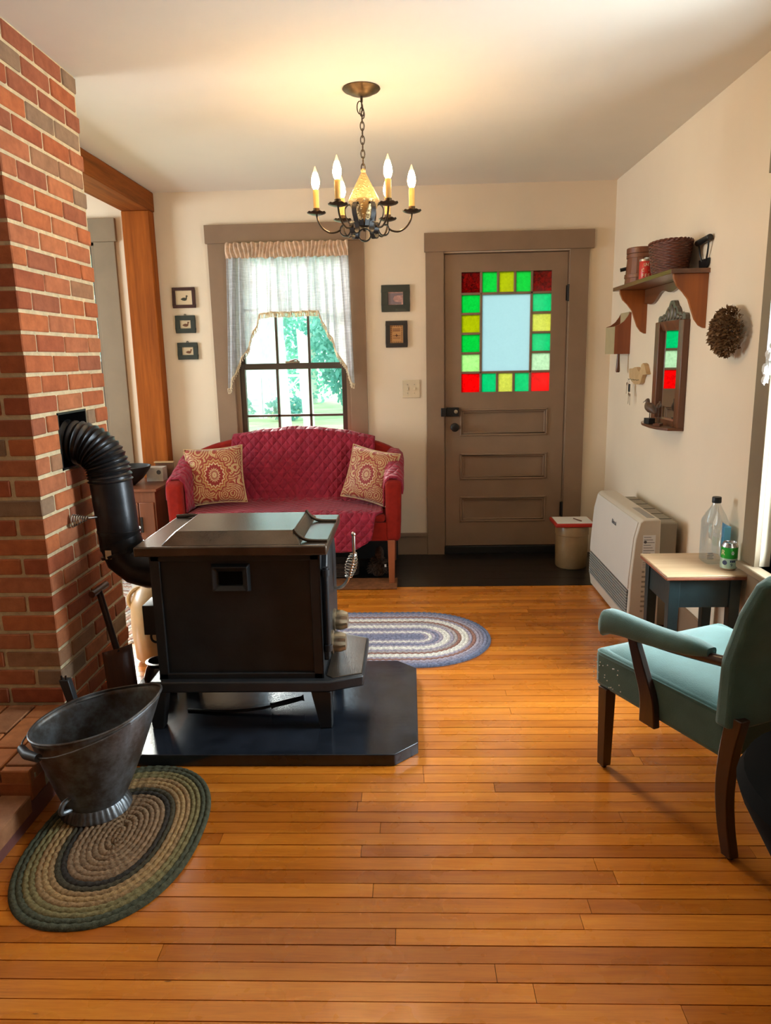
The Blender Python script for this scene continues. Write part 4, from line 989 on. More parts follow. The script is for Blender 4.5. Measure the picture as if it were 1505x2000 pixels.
for k in range(NF+1):
    u = k/NF; p = curt(u, 1.0)
    nxt = curt(min(1, u+1/NF), 1.0); 
    if k % 1 == 0:
        fr_.tube([p + Vector((0, -.003, .004)), p + Vector((random.uniform(-.003, .003), -.004, -.016)), p + Vector((random.uniform(-.004, .004), -.003, -.030))], [.0035, .0022, .0030], 4)
fr_.build('fringe', MAT['fringe'], cu)
MB().tube([curt(k/NF, 1.0) + Vector((0, -.003, .003)) for k in range(NF+1)], .0055, 6).build('fringe_band', MAT['fringe'], cu)

# ---------------------------------------------------------------- chandelier
CHX, CHY = -.182, 3.381
chd = thing('chandelier', (CHX, CHY, 1.915), 'six-candle iron chandelier with a punched tin cone hanging on a chain', 'chandelier')
MB().lathe([(.078, 0), (.080, -.004), (.074, -.010), (.062, -.012), (.05, -.022), (.02, -.030), (.008, -.032)], (CHX, CHY, ZC), 30).build('ceiling_canopy', MAT['canopy'], chd)
MB().tube([(CHX, CHY, ZC-.028), (CHX, CHY, ZC-.055)], [.006, .005], 8).build('loop_stem', MAT['arm_iron'], chd)
z = ZC-.052; k = 0
def link_(zc, ln_, w_, rot, off=(0, 0)):
    pts = []
    for q in range(16):
        an = 2*math.pi*q/16; a = math.cos(an)*w_; b = math.sin(an)*ln_/2
        pts.append((CHX+off[0]+a*math.cos(rot), CHY+off[1]+a*math.sin(rot), zc+b))
    MB().tube(pts, .0024, 5, closed=True).build('chain_link', MAT['arm_iron'], chd)
while z > 2.205:
    link_(z-.012, .036, .0085, R(20 if k % 2 else 100)); z -= .0275; k += 1
link_(2.445, .05, .012, R(10), (-.008, 0)); link_(2.42, .034, .011, R(60), (.004, 0))
MB().lathe([(.007, 2.206), (.011, 2.198), (.009, 2.190), (.012, 2.186), (.064, 2.086), (.066, 2.080), (.062, 2.080)], (CHX, CHY, 0), 30).build('punched_cone', MAT['punched'], chd)
MB().lathe([(.064, 2.081), (.067, 2.076), (.056, 2.050), (.030, 2.000), (.010, 1.965), (.006, 1.960)], (CHX, CHY, 0), 30).build('lower_cone', MAT['punched'], chd)
MB().lathe([(.006, 1.985), (.018, 1.980), (.020, 1.972), (.010, 1.966), (.006, 1.956), (.008, 1.952)], (CHX, CHY, 0), 20).build('finial', MAT['arm_iron'], chd)
def strip(pts, w_, side, th=.003):
    mb = MB(); vs = []; fs = []; pts = [Vector(p) for p in pts]; s = Vector(side)*w_/2
    for i_, p in enumerate(pts):
        t_ = (pts[min(i_+1, len(pts)-1)] - pts[max(i_-1, 0)]).normalized(); nn = t_.cross(Vector(side)).normalized()*th/2
        vs += [p-s-nn, p+s-nn, p+s+nn, p-s+nn]
    for i_ in range(len(pts)-1):
        for q in range(4): fs.append((i_*4+q, i_*4+(q+1)%4, (i_+1)*4+(q+1)%4, (i_+1)*4+q))
    fs += [(3,2,1,0), tuple(range((len(pts)-1)*4, len(pts)*4))]
    return mb.add(vs, fs)
rg = strip([(CHX+.026*math.cos(2*math.pi*q/24), CHY, 1.937+.026*math.sin(2*math.pi*q/24)) for q in range(25)], .020, (0,1,0), .004); rg.build('bottom_ring', MAT['black_iron'], chd)
for k in range(6):
    an = R(2+60*k); d = Vector((math.cos(an), math.sin(an), 0)); sd = Vector((-math.sin(an), math.cos(an), 0)); C0 = Vector((CHX, CHY, 0))
    P = lambda r_, z_: C0 + d*r_ + Vector((0,0,z_))
    scr = [P(.020, 1.975), P(.030, 2.01), P(.046, 2.045), P(.066, 2.062), P(.082, 2.045), P(.080, 2.015), P(.066, 1.985), P(.060, 1.960), P(.072, 1.937), P(.094, 1.936), P(.106, 1.953), P(.100, 1.975), P(.084, 1.978)]
    ao = strip(catmull(scr, 4), .021, sd, .004).build('scroll_arm', MAT['black_iron'], chd)
    MB().tube(catmull([P(.104, 1.962), P(.122, 1.952), P(.150, 1.950), P(.178, 1.965), P(.198, 1.992), P(.206, 2.022)], 4), .0042, 6).build('pan_stem', MAT['arm_iron'], ao)
    pn = MB(); vs = []; fs = []; c_ = P(.206, 2.022)
    for j, (r_, z_) in enumerate(((.004, 0), (.020, .001), (.033, .005), (.041, .011), (.041, .0125), (.032, .007), (.012, .003))):
        for q in range(40):
            a2 = 2*math.pi*q/40; zz = z_ + (.002*math.sin(a2*10) if j in (3, 4) else 0); vs.append(c_ + Vector((r_*math.cos(a2), r_*math.sin(a2), zz)))
    for j in range(6):
        for q in range(40): fs.append((j*40+q, j*40+(q+1)%40, (j+1)*40+(q+1)%40, (j+1)*40+q))
    pn.add(vs, fs).build('drip_pan', MAT['arm_iron'], chd)
    MB().lathe([(.0135, .004), (.0145, .006), (.0145, .028), (.0125, .029)], c_, 16).build('candle_cup', MAT['canopy'], chd)
    MB().lathe([(.0125, .02), (.0125, .100), (.010, .104)], c_, 16).build('candle_sleeve', MAT['candle'], chd)
    MB().lathe([(.008, .103), (.014, .112), (.0178, .128), (.0170, .145), (.0120, .165), (.0065, .182), (.0025, .194), (.0008, .198)], c_, 14).build('flame_bulb', MAT['bulb'], chd)

# ---------------------------------------------------------------- right wall: shelf, mirror and hangings
shf = thing('wall_shelf', (1.30, 4.05, 1.52), 'cherry wall shelf with scalloped brackets on the right wall', 'shelf')
MB().box(1.205, XR, 3.560, 4.545, 1.765, 1.786).build('shelf_board', MAT['cherry_top'], shf, bevel=.002)
bp = [(XR, 1.765), (1.222, 1.765), (1.224, 1.745), (1.240, 1.712), (1.268, 1.685), (1.296, 1.650), (1.312, 1.605), (1.330, 1.560), (1.352, 1.532), (1.372, 1.520), (XR, 1.519)]
for y in (3.575, 4.452): MB().prism(bp, lambda x, z: Vector((x, y, z)), lambda x, z: Vector((x, y+.020, z))).build('bracket', MAT['cherry'], shf, bevel=.0015)
bk = [(3.595, 1.765), (4.452, 1.765), (4.452, 1.690)]
for k in range(25):
    u = k/24; y = lerp(4.452, 3.595, u); bk.append((y, 1.690 - .018*math.cos(u*2*math.pi) + .014*math.cos(u*6*math.pi) + .022*math.sin(math.pi*u)))
MB().prism(bk, lambda y, z: Vector((XR-.018, y, z)), lambda y, z: Vector((XR, y, z))).build('back_board', MAT['cherry_top'], shf, bevel=.002)
SZ = 1.7865
bsk = thing('wicker_basket', (1.285, 3.80, SZ), 'dark brown wicker basket on the wall shelf', 'basket')
HB = .136
def bkr(f_, an): s_ = lerp(.78, 1.0, f_**.7); return Vector((1.276 + .090*s_*math.cos(an), 3.80 + .145*s_*math.sin(an), SZ + .002 + HB*f_))
for k in range(18):
    vs = []
    for q in range(72):
        an = 2*math.pi*q/72; p = bkr((k+.5)/18, an); o_ = .0022*(1 if ((q//3)+k) % 2 else -1); vs.append(p + Vector((math.cos(an), math.sin(an), 0))*o_)
    MB().tube(vs, .0046, 5, closed=True).build('weave_row', MAT['wicker'], bsk)
rim_ = MB()
for s_ in (0, math.pi):
    rim_.tube([bkr(1, 2*math.pi*q/96) + Vector((.004*math.cos(q*.9+s_)*math.cos(2*math.pi*q/96), .004*math.cos(q*.9+s_)*math.sin(2*math.pi*q/96), .004+.004*math.sin(q*.9+s_))) for q in range(96)], .0048, 5, closed=True)
rim_.build('braided_rim', MAT['wicker'], bsk)
MB().prism([(1.276+.070*math.cos(2*math.pi*q/30), 3.80+.116*math.sin(2*math.pi*q/30)) for q in range(30)], lambda x, y: Vector((x, y, SZ)), lambda x, y: Vector((x, y, SZ+.006))).build('base', MAT['wicker'], bsk)
fk = thing('wooden_firkin', (1.30, 4.32, SZ), 'brown wooden lidded firkin at the far end of the wall shelf', 'firkin')
for k in range(16):
    an = 2*math.pi*k/16; w_ = math.pi/16*.985
    def q4(r_, z): return [Vector((1.295+rr*math.cos(an+s_*w_), 4.32+rr*math.sin(an+s_*w_), z)) for rr, s_ in ((r_, -1), (r_, 1), (r_-.010, 1), (r_-.010, -1))]
    MB().hexa(q4(.085, SZ+.0005), q4(.073, SZ+.165)).build('stave', MAT['firkin'], fk, smooth=False)
for z, r_ in ((.03, .0845), (.135, .0770)): MB().lathe([(r_, 0), (r_+.003, .001), (r_+.002, .020), (r_-.001, .021)], (1.295, 4.32, SZ+z), 32, cap=False).build('hoop', MAT['firkin'], fk)
MB().lathe([(.070, .158), (.080, .160), (.080, .186), (.076, .190), (.02, .191)], (1.295, 4.32, SZ), 32).build('lid', MAT['firkin'], fk)
MB().tube([(1.225, 4.345, SZ+.085), (1.190, 4.352, SZ+.078)], .010, 8).build('peg', MAT['black'], fk)
tn = thing('coffee_tin', (1.232, 4.05, SZ), 'red tin with cream lettering beside the wicker basket', 'tin')
MB().lathe([(.033, .0005), (.0345, .004), (.0345, .088), (.033, .090)], (1.243, 4.06, SZ), 28).build('can_body', MAT['tin_red'], tn)
MB().lathe([(.0352, .089), (.0352, .099), (.030, .100)], (1.243, 4.06, SZ), 28).build('lid', MAT['tin_metal'], tn)
dv = Vector((1.243, 4.06, 0)); vd = (Vector((0,0,0)) - dv).normalized(); tx = Vector((-vd.y, vd.x, 0))
for (tb_, z, dxx) in (('UN', .070, 0), ('C -', .043, 0), ('FEE', .016, 0)):
    for q, chh in enumerate(tb_):
        a_ = (q-(len(tb_)-1)/2)*(.42 if len(tb_) == 3 else .26); n_ = Vector((vd.x*math.cos(a_)+tx.x*math.sin(a_), vd.y*math.cos(a_)+tx.y*math.sin(a_), 0)); tt = Vector((-n_.y, n_.x, 0))
        if chh != ' ': text_mesh('lettering', chh, .022, MAT['tin_cream'], tn, Vector((1.243, 4.06, SZ+z)) + n_*.0350, tt, (0,0,1))
sco = thing('metal_scoop', (1.275, 4.13, SZ), 'small grey metal scoop standing behind the red tin', 'scoop')
MB().lathe([(.006, 0), (.022, .003), (.026, .045), (.024, .045), (.018, .010)], (1.290, 4.165, SZ+.075), 16).build('cup', MAT['grey_iron'], sco)
MB().tube([(1.290, 4.165, SZ+.0005), (1.290, 4.165, SZ+.08)], .006, 8).build('stem', MAT['grey_iron'], sco)
chp = thing('food_chopper', (1.365, 3.61, SZ), 'black iron chopper with a bar handle at the near end of the shelf', 'chopper')
MB().tube([(1.363, 3.690, SZ+.122), (1.363, 3.540, SZ+.130)], [.0145, .0145], 12).build('grip', MAT['black'], chp, bevel=.004)
for (ya, yb) in ((3.675, 3.65), (3.555, 3.60)): MB().tube(catmull([(1.363, ya, SZ+.12), (1.368, lerp(ya, yb, .4), SZ+.075), (1.374, yb, SZ+.035)], 5), .0042, 6).build('tang', MAT['black_iron'], chp)
MB().prism([(3.69, .045), (3.565, .045), (3.57, .015), (3.59, .002), (3.66, .002), (3.685, .015)], lambda y, z: Vector((1.374, y, SZ+z)), lambda y, z: Vector((1.377, y, SZ+z))).build('blade', MAT['black_iron'], chp)
# mirror with carved crest and little bird shelf
mi = thing('wall_mirror', (1.36, 3.955, 1.03), 'narrow wooden wall mirror with a carved crest and a small ledge', 'mirror')
my0, my1, mz0, mz1 = 3.765, 4.188, 1.035, 1.570
fw = .066
for (a, b, c_, d) in ((my0, my0+fw, mz0, mz1), (my1-fw, my1, mz0, mz1)):
    MB().box(XR-.034, XR, a, b, c_, d).build('stile', MAT['walnut'], mi, bevel=.004)
MB().prism([(XR, mz1), (XR-.034, mz1), (XR-.012, mz1-.052), (XR, mz1-.052)], lambda x, z: Vector((x, my0+.03, z)), lambda x, z: Vector((x, my1-.03, z))).build('top_rail', MAT['walnut'], mi)
MB().box(XR-.034, XR, my0+fw, my1-fw, mz0, mz0+.03).build('bottom_rail', MAT['walnut'], mi)
MB().box(XR-.014, XR-.010, my0+fw-.005, my1-fw+.005, mz0+.02, mz1-.045).build('glass', MAT['mirror'], mi, smooth=False)
cr = [(my0+.01, mz1)]
import math as _m
for k in range(33):
    u = k/32; y = lerp(my0+.012, my1-.012, u); h = .022 + .075*math.exp(-((u-.5)/.20)**2) + .010*abs(math.sin(u*math.pi*8)); cr.append((y, mz1+h))
cr.append((my1-.01, mz1))
MB().prism(cr, lambda y, z: Vector((XR-.022, y, z)), lambda y, z: Vector((XR-.004, y, z))).build('crest', MAT['verdigris'], mi)
for k in range(7):
    u = (k+.5)/7; y = lerp(my0+.05, my1-.05, u); h = .02+.06*math.exp(-((u-.5)/.22)**2)
    MB().ball((XR-.024, y, mz1+h*.55), .006, .018, h*.5, 8, 6).build('carved_leaf', MAT['verdigris'], mi)
lg = [(XR, my0), (XR-.075, my0+.02), (XR-.105, my0+.10), (XR-.115, 3.95), (XR-.105, my1-.08), (XR-.085, my1), (XR-.05, my1+.06), (XR-.02, my1+.11), (XR, my1+.13)]
MB().prism(lg, lambda x, y: Vector((x, y, mz0-.014)), lambda x, y: Vector((x, y, mz0))).build('ledge', MAT['walnut'], mi, bevel=.002)
def bird(loc, rz, s, h, label, bm_='bird', bsz=(.028, .045, .022)):
    t = thing('carved_bird', loc, label, 'carving', 'carved shore birds on the mirror ledge', rz=rz)
    MB().box(-bsz[0]/2, bsz[0]/2, -bsz[1]/2, bsz[1]/2, 0, bsz[2]).build('base_block', MAT['black'] if bsz[2] > .02 else MAT['walnut'], t, local=True, bevel=.001)
    MB().tube([(0, 0, bsz[2]), (0, 0, h)], .0035*s, 6).build('leg', MAT[bm_], t, local=True)
    MB().tube(catmull([(0, -.062*s, h-.012*s), (0, -.035*s, h+.006*s), (0, 0, h+.016*s), (0, .025*s, h+.03*s), (0, .032*s, h+.052*s), (0, .040*s, h+.060*s)], 5), [.003*s]*1 + [(.003+.024*math.sin(min(1, q/18)*math.pi*.9)**.8)*s if q < 18 else .0125*s for q in range(1, 24)] + [.011*s, .006*s], 12).build('body', MAT[bm_], t, local=True)
    MB().tube([(0, .040*s, h+.062*s), (0, .085*s, h+.040*s)], [.0035*s, .0012*s], 6).build('beak', MAT['black'], t, local=True)
bird((1.298, 4.045, mz0+.0005), R(10), .95, .070, 'dark carved shore bird on a black block on the mirror ledge', bsz=(.036, .055, .030))
bird((1.298, 3.905, mz0+.0005), R(-35), .42, .100, 'tiny carved bird on a tall stick on the mirror ledge', bsz=(.036, .055, .014))
# hanging wooden box near the corner
bxw = thing('wall_box', (1.33, 4.86, 1.39), 'red brown hanging wooden box with a scooped side near the corner', 'box')
sd_ = [(XR, 1.655), (1.372, 1.655), (1.362, 1.635), (1.340, 1.605), (1.310, 1.583), (1.285, 1.575), (1.285, 1.405), (XR, 1.405)]
for y in (4.755, 4.955): MB().prism(sd_, lambda x, z: Vector((x, y, z)), lambda x, z: Vector((x, y+.014, z))).build('side_panel', MAT['red_box'], bxw, bevel=.001)
MB().box(1.283, 1.293, 4.757, 4.967, 1.405, 1.573).build('front_panel', MAT['raw_edge'], bxw); MB().box(1.285, XR, 4.769, 4.955, 1.405, 1.415).build('bottom_panel', MAT['red_box'], bxw); MB().box(XR-.012, XR, 4.769, 4.955, 1.415, 1.66).build('back_panel', MAT['raw_edge'], bxw)
MB().tube([(1.315, 4.765, 1.405), (1.315, 4.765, 1.375), (1.315, 4.765, 1.33), (1.315, 4.765, 1.30), (1.315, 4.765, 1.292)], [.009, .010, .012, .0135, .010], 10).build('handle', MAT['walnut'], bxw)
kr = thing('key_rack', (XR-.01, 4.49, 1.24), 'pale wooden bird-shaped key rack on the wall beside the mirror', 'key rack')
kp = [(4.665, 1.315), (4.64, 1.318), (4.60, 1.318), (4.56, 1.326), (4.525, 1.328), (4.495, 1.312), (4.465, 1.302), (4.440, 1.318), (4.425, 1.345), (4.400, 1.352), (4.372, 1.345), (4.352, 1.322), (4.330, 1.300), (4.322, 1.290), (4.352, 1.288), (4.390, 1.285), (4.415, 1.262), (4.425, 1.240), (4.455, 1.228), (4.53, 1.226), (4.60, 1.240), (4.655, 1.262)]
MB().prism(kp, lambda y, z: Vector((XR-.026, y, z)), lambda y, z: Vector((XR-.001, y, z))).build('board', MAT['pale_wood'], kr, bevel=.001)
for y in (4.62, 4.57, 4.51, 4.46): MB().tube([(XR-.026, y, 1.255), (XR-.040, y, 1.252), (XR-.043, y, 1.258)], .002, 5).build('hook', MAT['brass_grey'], kr)
ky = thing('key_bunch', (XR-.04, 4.60, 1.09), 'bunch of keys hanging from the bird-shaped key rack', 'keys')
MB().tube([(XR-.040, 4.612+.014*math.cos(q*.524), 1.240+.014*math.sin(q*.524)) for q in range(12)], .0012, 5, closed=True).build('key_ring', MAT['chrome'], ky)
MB().box(XR-.043, XR-.036, 4.585, 4.612, 1.178, 1.226).build('fob', MAT['black'], ky, bevel=.003)
for (y, z, t_) in ((4.645, 1.225, .15), (4.600, 1.165, .05), (4.575, 1.160, -.12)):
    c_ = Vector((XR-.040, y, z)); MB().lathe([(.010, -.001), (.010, .001)], c_, 12, (0,1,0), (0,0,1), (1,0,0)).add([c_+Vector((-.001,-.0035,-.005)), c_+Vector((-.001,.0035,-.005)), c_+Vector((-.001,.0035+t_*.05,-.06)), c_+Vector((-.001,-.0015+t_*.05,-.06)), c_+Vector((.001,-.0035,-.005)), c_+Vector((.001,.0035,-.005)), c_+Vector((.001,.0035+t_*.05,-.06)), c_+Vector((.001,-.0015+t_*.05,-.06))], [(0,3,2,1),(4,5,6,7),(0,1,5,4),(1,2,6,5),(2,3,7,6),(3,0,4,7)]).build('key', MAT['chrome'], ky)
# dried bunch
wre = thing('dried_wreath', (1.34, 3.24, 1.38), 'bushy brown bunch of dried leaves hanging on the right wall', 'wreath')
random.seed(11); wm = MB(); wc = Vector((XR-.012, 3.235, 1.492))
for k in range(1700):
    an = random.uniform(0, 2*math.pi); rr = math.sqrt(random.random()); y, z = rr*.128*math.cos(an), rr*.098*math.sin(an)
    dep = .078*math.sqrt(max(0, 1-rr*rr*.85))*random.uniform(.5, 1.05)
    p = wc + Vector((-dep, y, z)); d = Vector((-dep*1.2-.01, y*.9, z*.9)).normalized() + Vector([random.uniform(-.7, .7) for _ in range(3)]); d.normalize()
    u = d.orthogonal().normalized(); v = d.cross(u); ln_ = random.uniform(.010, .024); w_ = random.uniform(.004, .008)
    wm.add([p, p+d*ln_*.5+u*w_+v*.003, p+d*ln_, p+d*ln_*.5-u*w_+v*.003], [(0,1,2,3)])
wo = wm.build('leaves', MAT['leafbrown'], wre, smooth=False); wo['kind'] = 'stuff'
MB().ball(wc + Vector((-.02, 0, 0)), .030, .085, .062, 14, 10).build('core', MAT['shag'], wre)
# lace at the right window edge
lace = MB()
def lacept(u, v): 
    y = lerp(2.86, 2.60, u); return Vector((XR-.045 + .010*math.sin(u*60), y, lerp(2.02, 1.33 + .35*u, v)))
lc = thing('lace_curtain', (XR-.045, 2.72, 1.25), 'white fringed curtain at the right edge of the room', 'curtain')
lace.grid(lacept, 60, 16).build('cloth', MAT['sheer'], lc, angle=180)
fz = MB()
for k in range(46):
    p = lacept(k/45, 1.0); fz.ball(p + Vector((random.uniform(-.012, .004), 0, random.uniform(-.03, .01))), .011, .011, .016, 6, 5); fz.tube([p, p+Vector((0, 0, -.045))], .003, 4)
fz.build('tassel_fringe', MAT['paper'], lc)

# ---------------------------------------------------------------- heater, table, bottle, can, firkin by the door
ht = thing('wall_heater', (1.22, 4.02, 0), 'cream upright room heater against the right wall', 'heater')
HX, HY0, HY1, HZ = 1.104, 3.615, 4.445, .598
MB().prism([(HX+.012, .012), (HX, .10), (HX+.004, .30), (HX+.018, .50), (HX+.038, .585), (HX+.055, HZ), (1.245, HZ), (1.255, .012)], lambda x, z: Vector((x, HY0, z)), lambda x, z: Vector((x, HY1, z))).build('cabinet', MAT['heater'], ht, bevel=.006)
MB().prism([(HX-.004, .235), (HX-.002, .30), (HX+.012, .50), (HX+.031, .583), (HX+.038, .583), (HX+.020, .50), (HX+.006, .30), (HX+.004, .235)], lambda x, z: Vector((x, HY0+.02, z)), lambda x, z: Vector((x, HY1-.02, z))).build('front_panel', MAT['heater_panel'], ht, bevel=.002)
MB().box(HX-.001, HX+.02, HY0+.025, HY1-.025, .085, .225).build('outlet', MAT['dark_slot'], ht)
for k in range(9): 
    z = .092 + k*.0155; MB().hexa([(HX-.006,HY0+.025,z),(HX+.012,HY0+.025,z+.004),(HX+.012,HY1-.025,z+.004),(HX-.006,HY1-.025,z)], [(HX-.006,HY0+.025,z+.006),(HX+.012,HY0+.025,z+.010),(HX+.012,HY1-.025,z+.010),(HX-.006,HY1-.025,z+.006)]).build('louvre', MAT['grille'], ht)
MB().box(1.190, 1.228, HY0+.05, HY0+.30, HZ, HZ+.0015).build('top_grille', MAT['grille'], ht)
bkb = MB().box(1.255, 1.350, HY0+.06, HY1-.06, .02, .570).build('rear_housing', MAT['heater_dark'], ht, bevel=.008)
for k in range(5): MB().box(1.262, 1.345, HY0+.14+k*.13, HY0+.146+k*.13, .570, .5715).build('rear_slot', MAT['dark_slot'], bkb)
MB().box(HX+.03, 1.25, HY0+.004, HY1-.004, 0, .014).build('foot', MAT['grille'], ht)
nn = Vector((-.98, 0, .07)); text_mesh('logo', 'Rinnai', .034, MAT['ink'], ht, (HX+.0105, 3.98, .505), (0,-1,0), (.07,0,1))
MB().box(1.160, 1.222, HY0-.0012, HY0, .395, .520).build('rating_label', MAT['paper'], ht)
for k in range(8): MB().box(1.164, 1.20+.018*((k*7) % 3)/2, HY0-.0018, HY0-.0010, .508-k*.0135, .5105-k*.0135).build('label_line', MAT['ink'], ht)
MB().lathe([(.0075, -.0006), (.0075, .0006)], (1.172, HY0-.0015, .485), 14, (1,0,0), (0,0,1), (0,1,0)).build('label_emblem', MAT['ink'], ht)
MB().box(1.160, 1.245, HY0-.001, HY0, .345, .388).build('warning_label', MAT['heater_panel'], ht)
for k in range(4): MB().box(1.164, 1.240, HY0-.0016, HY0-.0008, .378-k*.009, .380-k*.009).build('label_line', MAT['ink'], ht)
for k in range(9): MB().box(1.163, 1.176+.02*((k*5) % 4)/3, HY0-.0012, HY0, .325-k*.026, .335-k*.026).build('side_vent', MAT['heater_dark'], ht)
sdt = thing('side_table', (1.208, 3.097, 0), 'small dark teal table with a pale wooden top', 'table')
TX0, TX1, TY0, TY1, TZ = 1.042, 1.374, 2.922, 3.274, .520
MB().box(TX0, TX1, TY0, TY1, TZ-.008, TZ).build('table_top', MAT['maple_top'], sdt, bevel=.002)
MB().box(TX0, TX1, TY0, TY1, TZ-.021, TZ-.008).build('top_edge', MAT['red_edge'], sdt, bevel=.003)
for (a, b, c_, d) in ((TX0+.03, TX1-.03, TY0+.028, TY0+.044), (TX0+.03, TX1-.03, TY1-.044, TY1-.028), (TX0+.028, TX0+.044, TY0+.03, TY1-.03), (TX1-.044, TX1-.028, TY0+.03, TY1-.03)):
    MB().box(a, b, c_, d, TZ-.145, TZ-.021).build('apron', MAT['teal_paint'], sdt)
for sx in (0, 1):
    for sy in (0, 1):
        x = (TX0+.042, TX1-.042)[sx]; y = (TY0+.042, TY1-.042)[sy]; a, b = .0225, .018
        MB().hexa([(x-b,y-b,0),(x+b,y-b,0),(x+b,y+b,0),(x-b,y+b,0)], [(x-a,y-a,TZ-.021),(x+a,y-a,TZ-.021),(x+a,y+a,TZ-.021),(x-a,y+a,TZ-.021)]).build('leg', MAT['teal_paint'], sdt, bevel=.002)
bt = thing('water_bottle', (1.305, 3.125, TZ), 'clear square plastic bottle with a black cap on the teal table', 'bottle')
def sq(r_, z, rd=.35):
    out = []
    for k in range(32):
        an = 2*math.pi*k/32; c_, s_ = math.cos(an), math.sin(an); e = lerp(1.0, 1/max(abs(c_), abs(s_)), rd*2 if rd < .5 else 1); out.append(Vector((1.305+r_*c_*min(e, 1.28), 3.125+r_*s_*min(e, 1.28), TZ+z)))
    return out
bl = MB(); lv_ = [(.040, .0005, .45), (.047, .008, .45), (.047, .165, .45), (.048, .172, .45), (.046, .185, .40), (.036, .215, .25), (.024, .240, 0), (.0165, .255, 0), (.0165, .268, 0)]
vs = [p for a in lv_ for p in sq(*a)]; fs = []
for j in range(len(lv_)-1):
    for k in range(32): fs.append((j*32+k, j*32+(k+1)%32, (j+1)*32+(k+1)%32, (j+1)*32+k))
fs.append(tuple(reversed(range(32)))); bl.add(vs, fs).build('bottle_body', MAT['clear'], bt, angle=50)
MB().lathe([(.0185, .262), (.019, .266), (.019, .284), (.017, .287)], (1.305, 3.125, TZ), 24).build('cap', MAT['black'], bt)
MB().box(1.325, 1.3535, 3.077, 3.0795, TZ+.015, TZ+.165).build('blue_label', MAT['blue_label'], bt)
MB().box(1.3530, 1.3550, 3.080, 3.165, TZ+.015, TZ+.165).build('blue_label', MAT['blue_label'], bt)
for k in range(4): MB().box(1.262, 1.285+.004*(k % 2), 3.0772, 3.0782, TZ+.050-k*.008, TZ+.052-k*.008).build('small_print', MAT['ink'], bt)
cn = thing('drink_can', (1.325, 3.012, TZ), 'green and silver drink can on the teal table', 'can'); CC = Vector((1.325, 3.012, TZ))
MB().lathe([(.024, .0005), (.029, .004), (.033, .010)], CC, 28).build('can_bottom', MAT['alu'], cn)
MB().lathe([(.033, .010), (.0332, .012), (.0332, .052), (.033, .053)], CC, 28, cap=False).build('lower_band', MAT['can_pale'], cn)
MB().lathe([(.033, .052), (.0332, .053), (.0332, .098), (.033, .099)], CC, 28, cap=False).build('green_band', MAT['can_green'], cn)
MB().lathe([(.033, .099), (.0325, .103), (.027, .114), (.027, .118), (.0255, .118), (.025, .114), (.001, .114)], CC, 28).build('can_top', MAT['alu'], cn)
vd = (Vector((0,0,0)) - Vector((CC.x, CC.y, 0))).normalized(); tx = Vector((-vd.y, vd.x, 0))
def on_can(body, a_, z, size, mat):
    n_ = vd*math.cos(a_) + tx*math.sin(a_); text_mesh('lettering', body, size, mat, cn, CC + Vector((0,0,z)) + n_*.0333, (-n_.y, n_.x, 0), (0,0,1))
on_can('R', -.75, .076, .030, MAT['tin_cream']); on_can('9', .35, .026, .018, MAT['can_navy'])
def can_patch(name, a_, z, w_, h_, mat):
    n_ = vd*math.cos(a_) + tx*math.sin(a_); t_ = Vector((-n_.y, n_.x, 0)); c_ = CC + Vector((0, 0, z)) + n_*.0332; u_ = Vector((0, 0, 1))
    q = [c_ - t_*w_ - u_*h_, c_ + t_*w_ - u_*h_, c_ + t_*w_ + u_*h_, c_ - t_*w_ + u_*h_]; MB().hexa(q, [p + n_*.0006 for p in q]).build(name, mat, cn, smooth=False)
for z, w_ in ((.083, .0035), (.078, .0060), (.072, .0045)): can_patch('white_emblem', .42, z, w_, .0016, MAT['paper'])
for a_ in (.25, .48, .71): can_patch('navy_print', a_, .042, .0030, .0045, MAT['can_navy'])
n_ = vd*math.cos(-.45)+tx*math.sin(-.45); MB().lathe([(.010, -.0004), (.010, .0004)], CC+Vector((0,0,.035))+n_*.0334, 14, (-n_.y, n_.x, 0), (0,0,1), n_).build('round_emblem', MAT['can_navy'], cn)
# pail by the door with a red clipboard on it
pl = thing('wooden_pail', (1.085, 4.87, 0), 'tan round wooden pail beside the door', 'pail')
MB().lathe([(.098, .002), (.104, .01), (.108, .15), (.105, .288), (.098, .290), (.096, .285), (.094, .02)], (1.085, 4.87, 0), 32).build('body', MAT['stone_crock'], pl)
MB().lathe([(.108, .225), (.111, .228), (.111, .285), (.107, .292), (.02, .292)], (1.085, 4.87, 0), 32).build('lid', MAT['stone_crock'], pl)
cbd = thing('clipboard', (1.09, 4.85, .293), 'red clipboard with white paper on top of the wooden pail', 'clipboard')
MB().box(.955, 1.215, 4.755, 4.985, .2935, .318).build('board', MAT['tin_red'], cbd, bevel=.006)
MB().box(.968, 1.205, 4.768, 4.975, .318, .3195).build('paper_sheet', MAT['paper'], cbd)
tag(MB().tube([(1.10, 4.90, .3235), (1.135, 4.82, .3235)], [.003, .004], 8).build('pen', MAT['walnut']), 'dark pen lying on the white paper', 'pen')

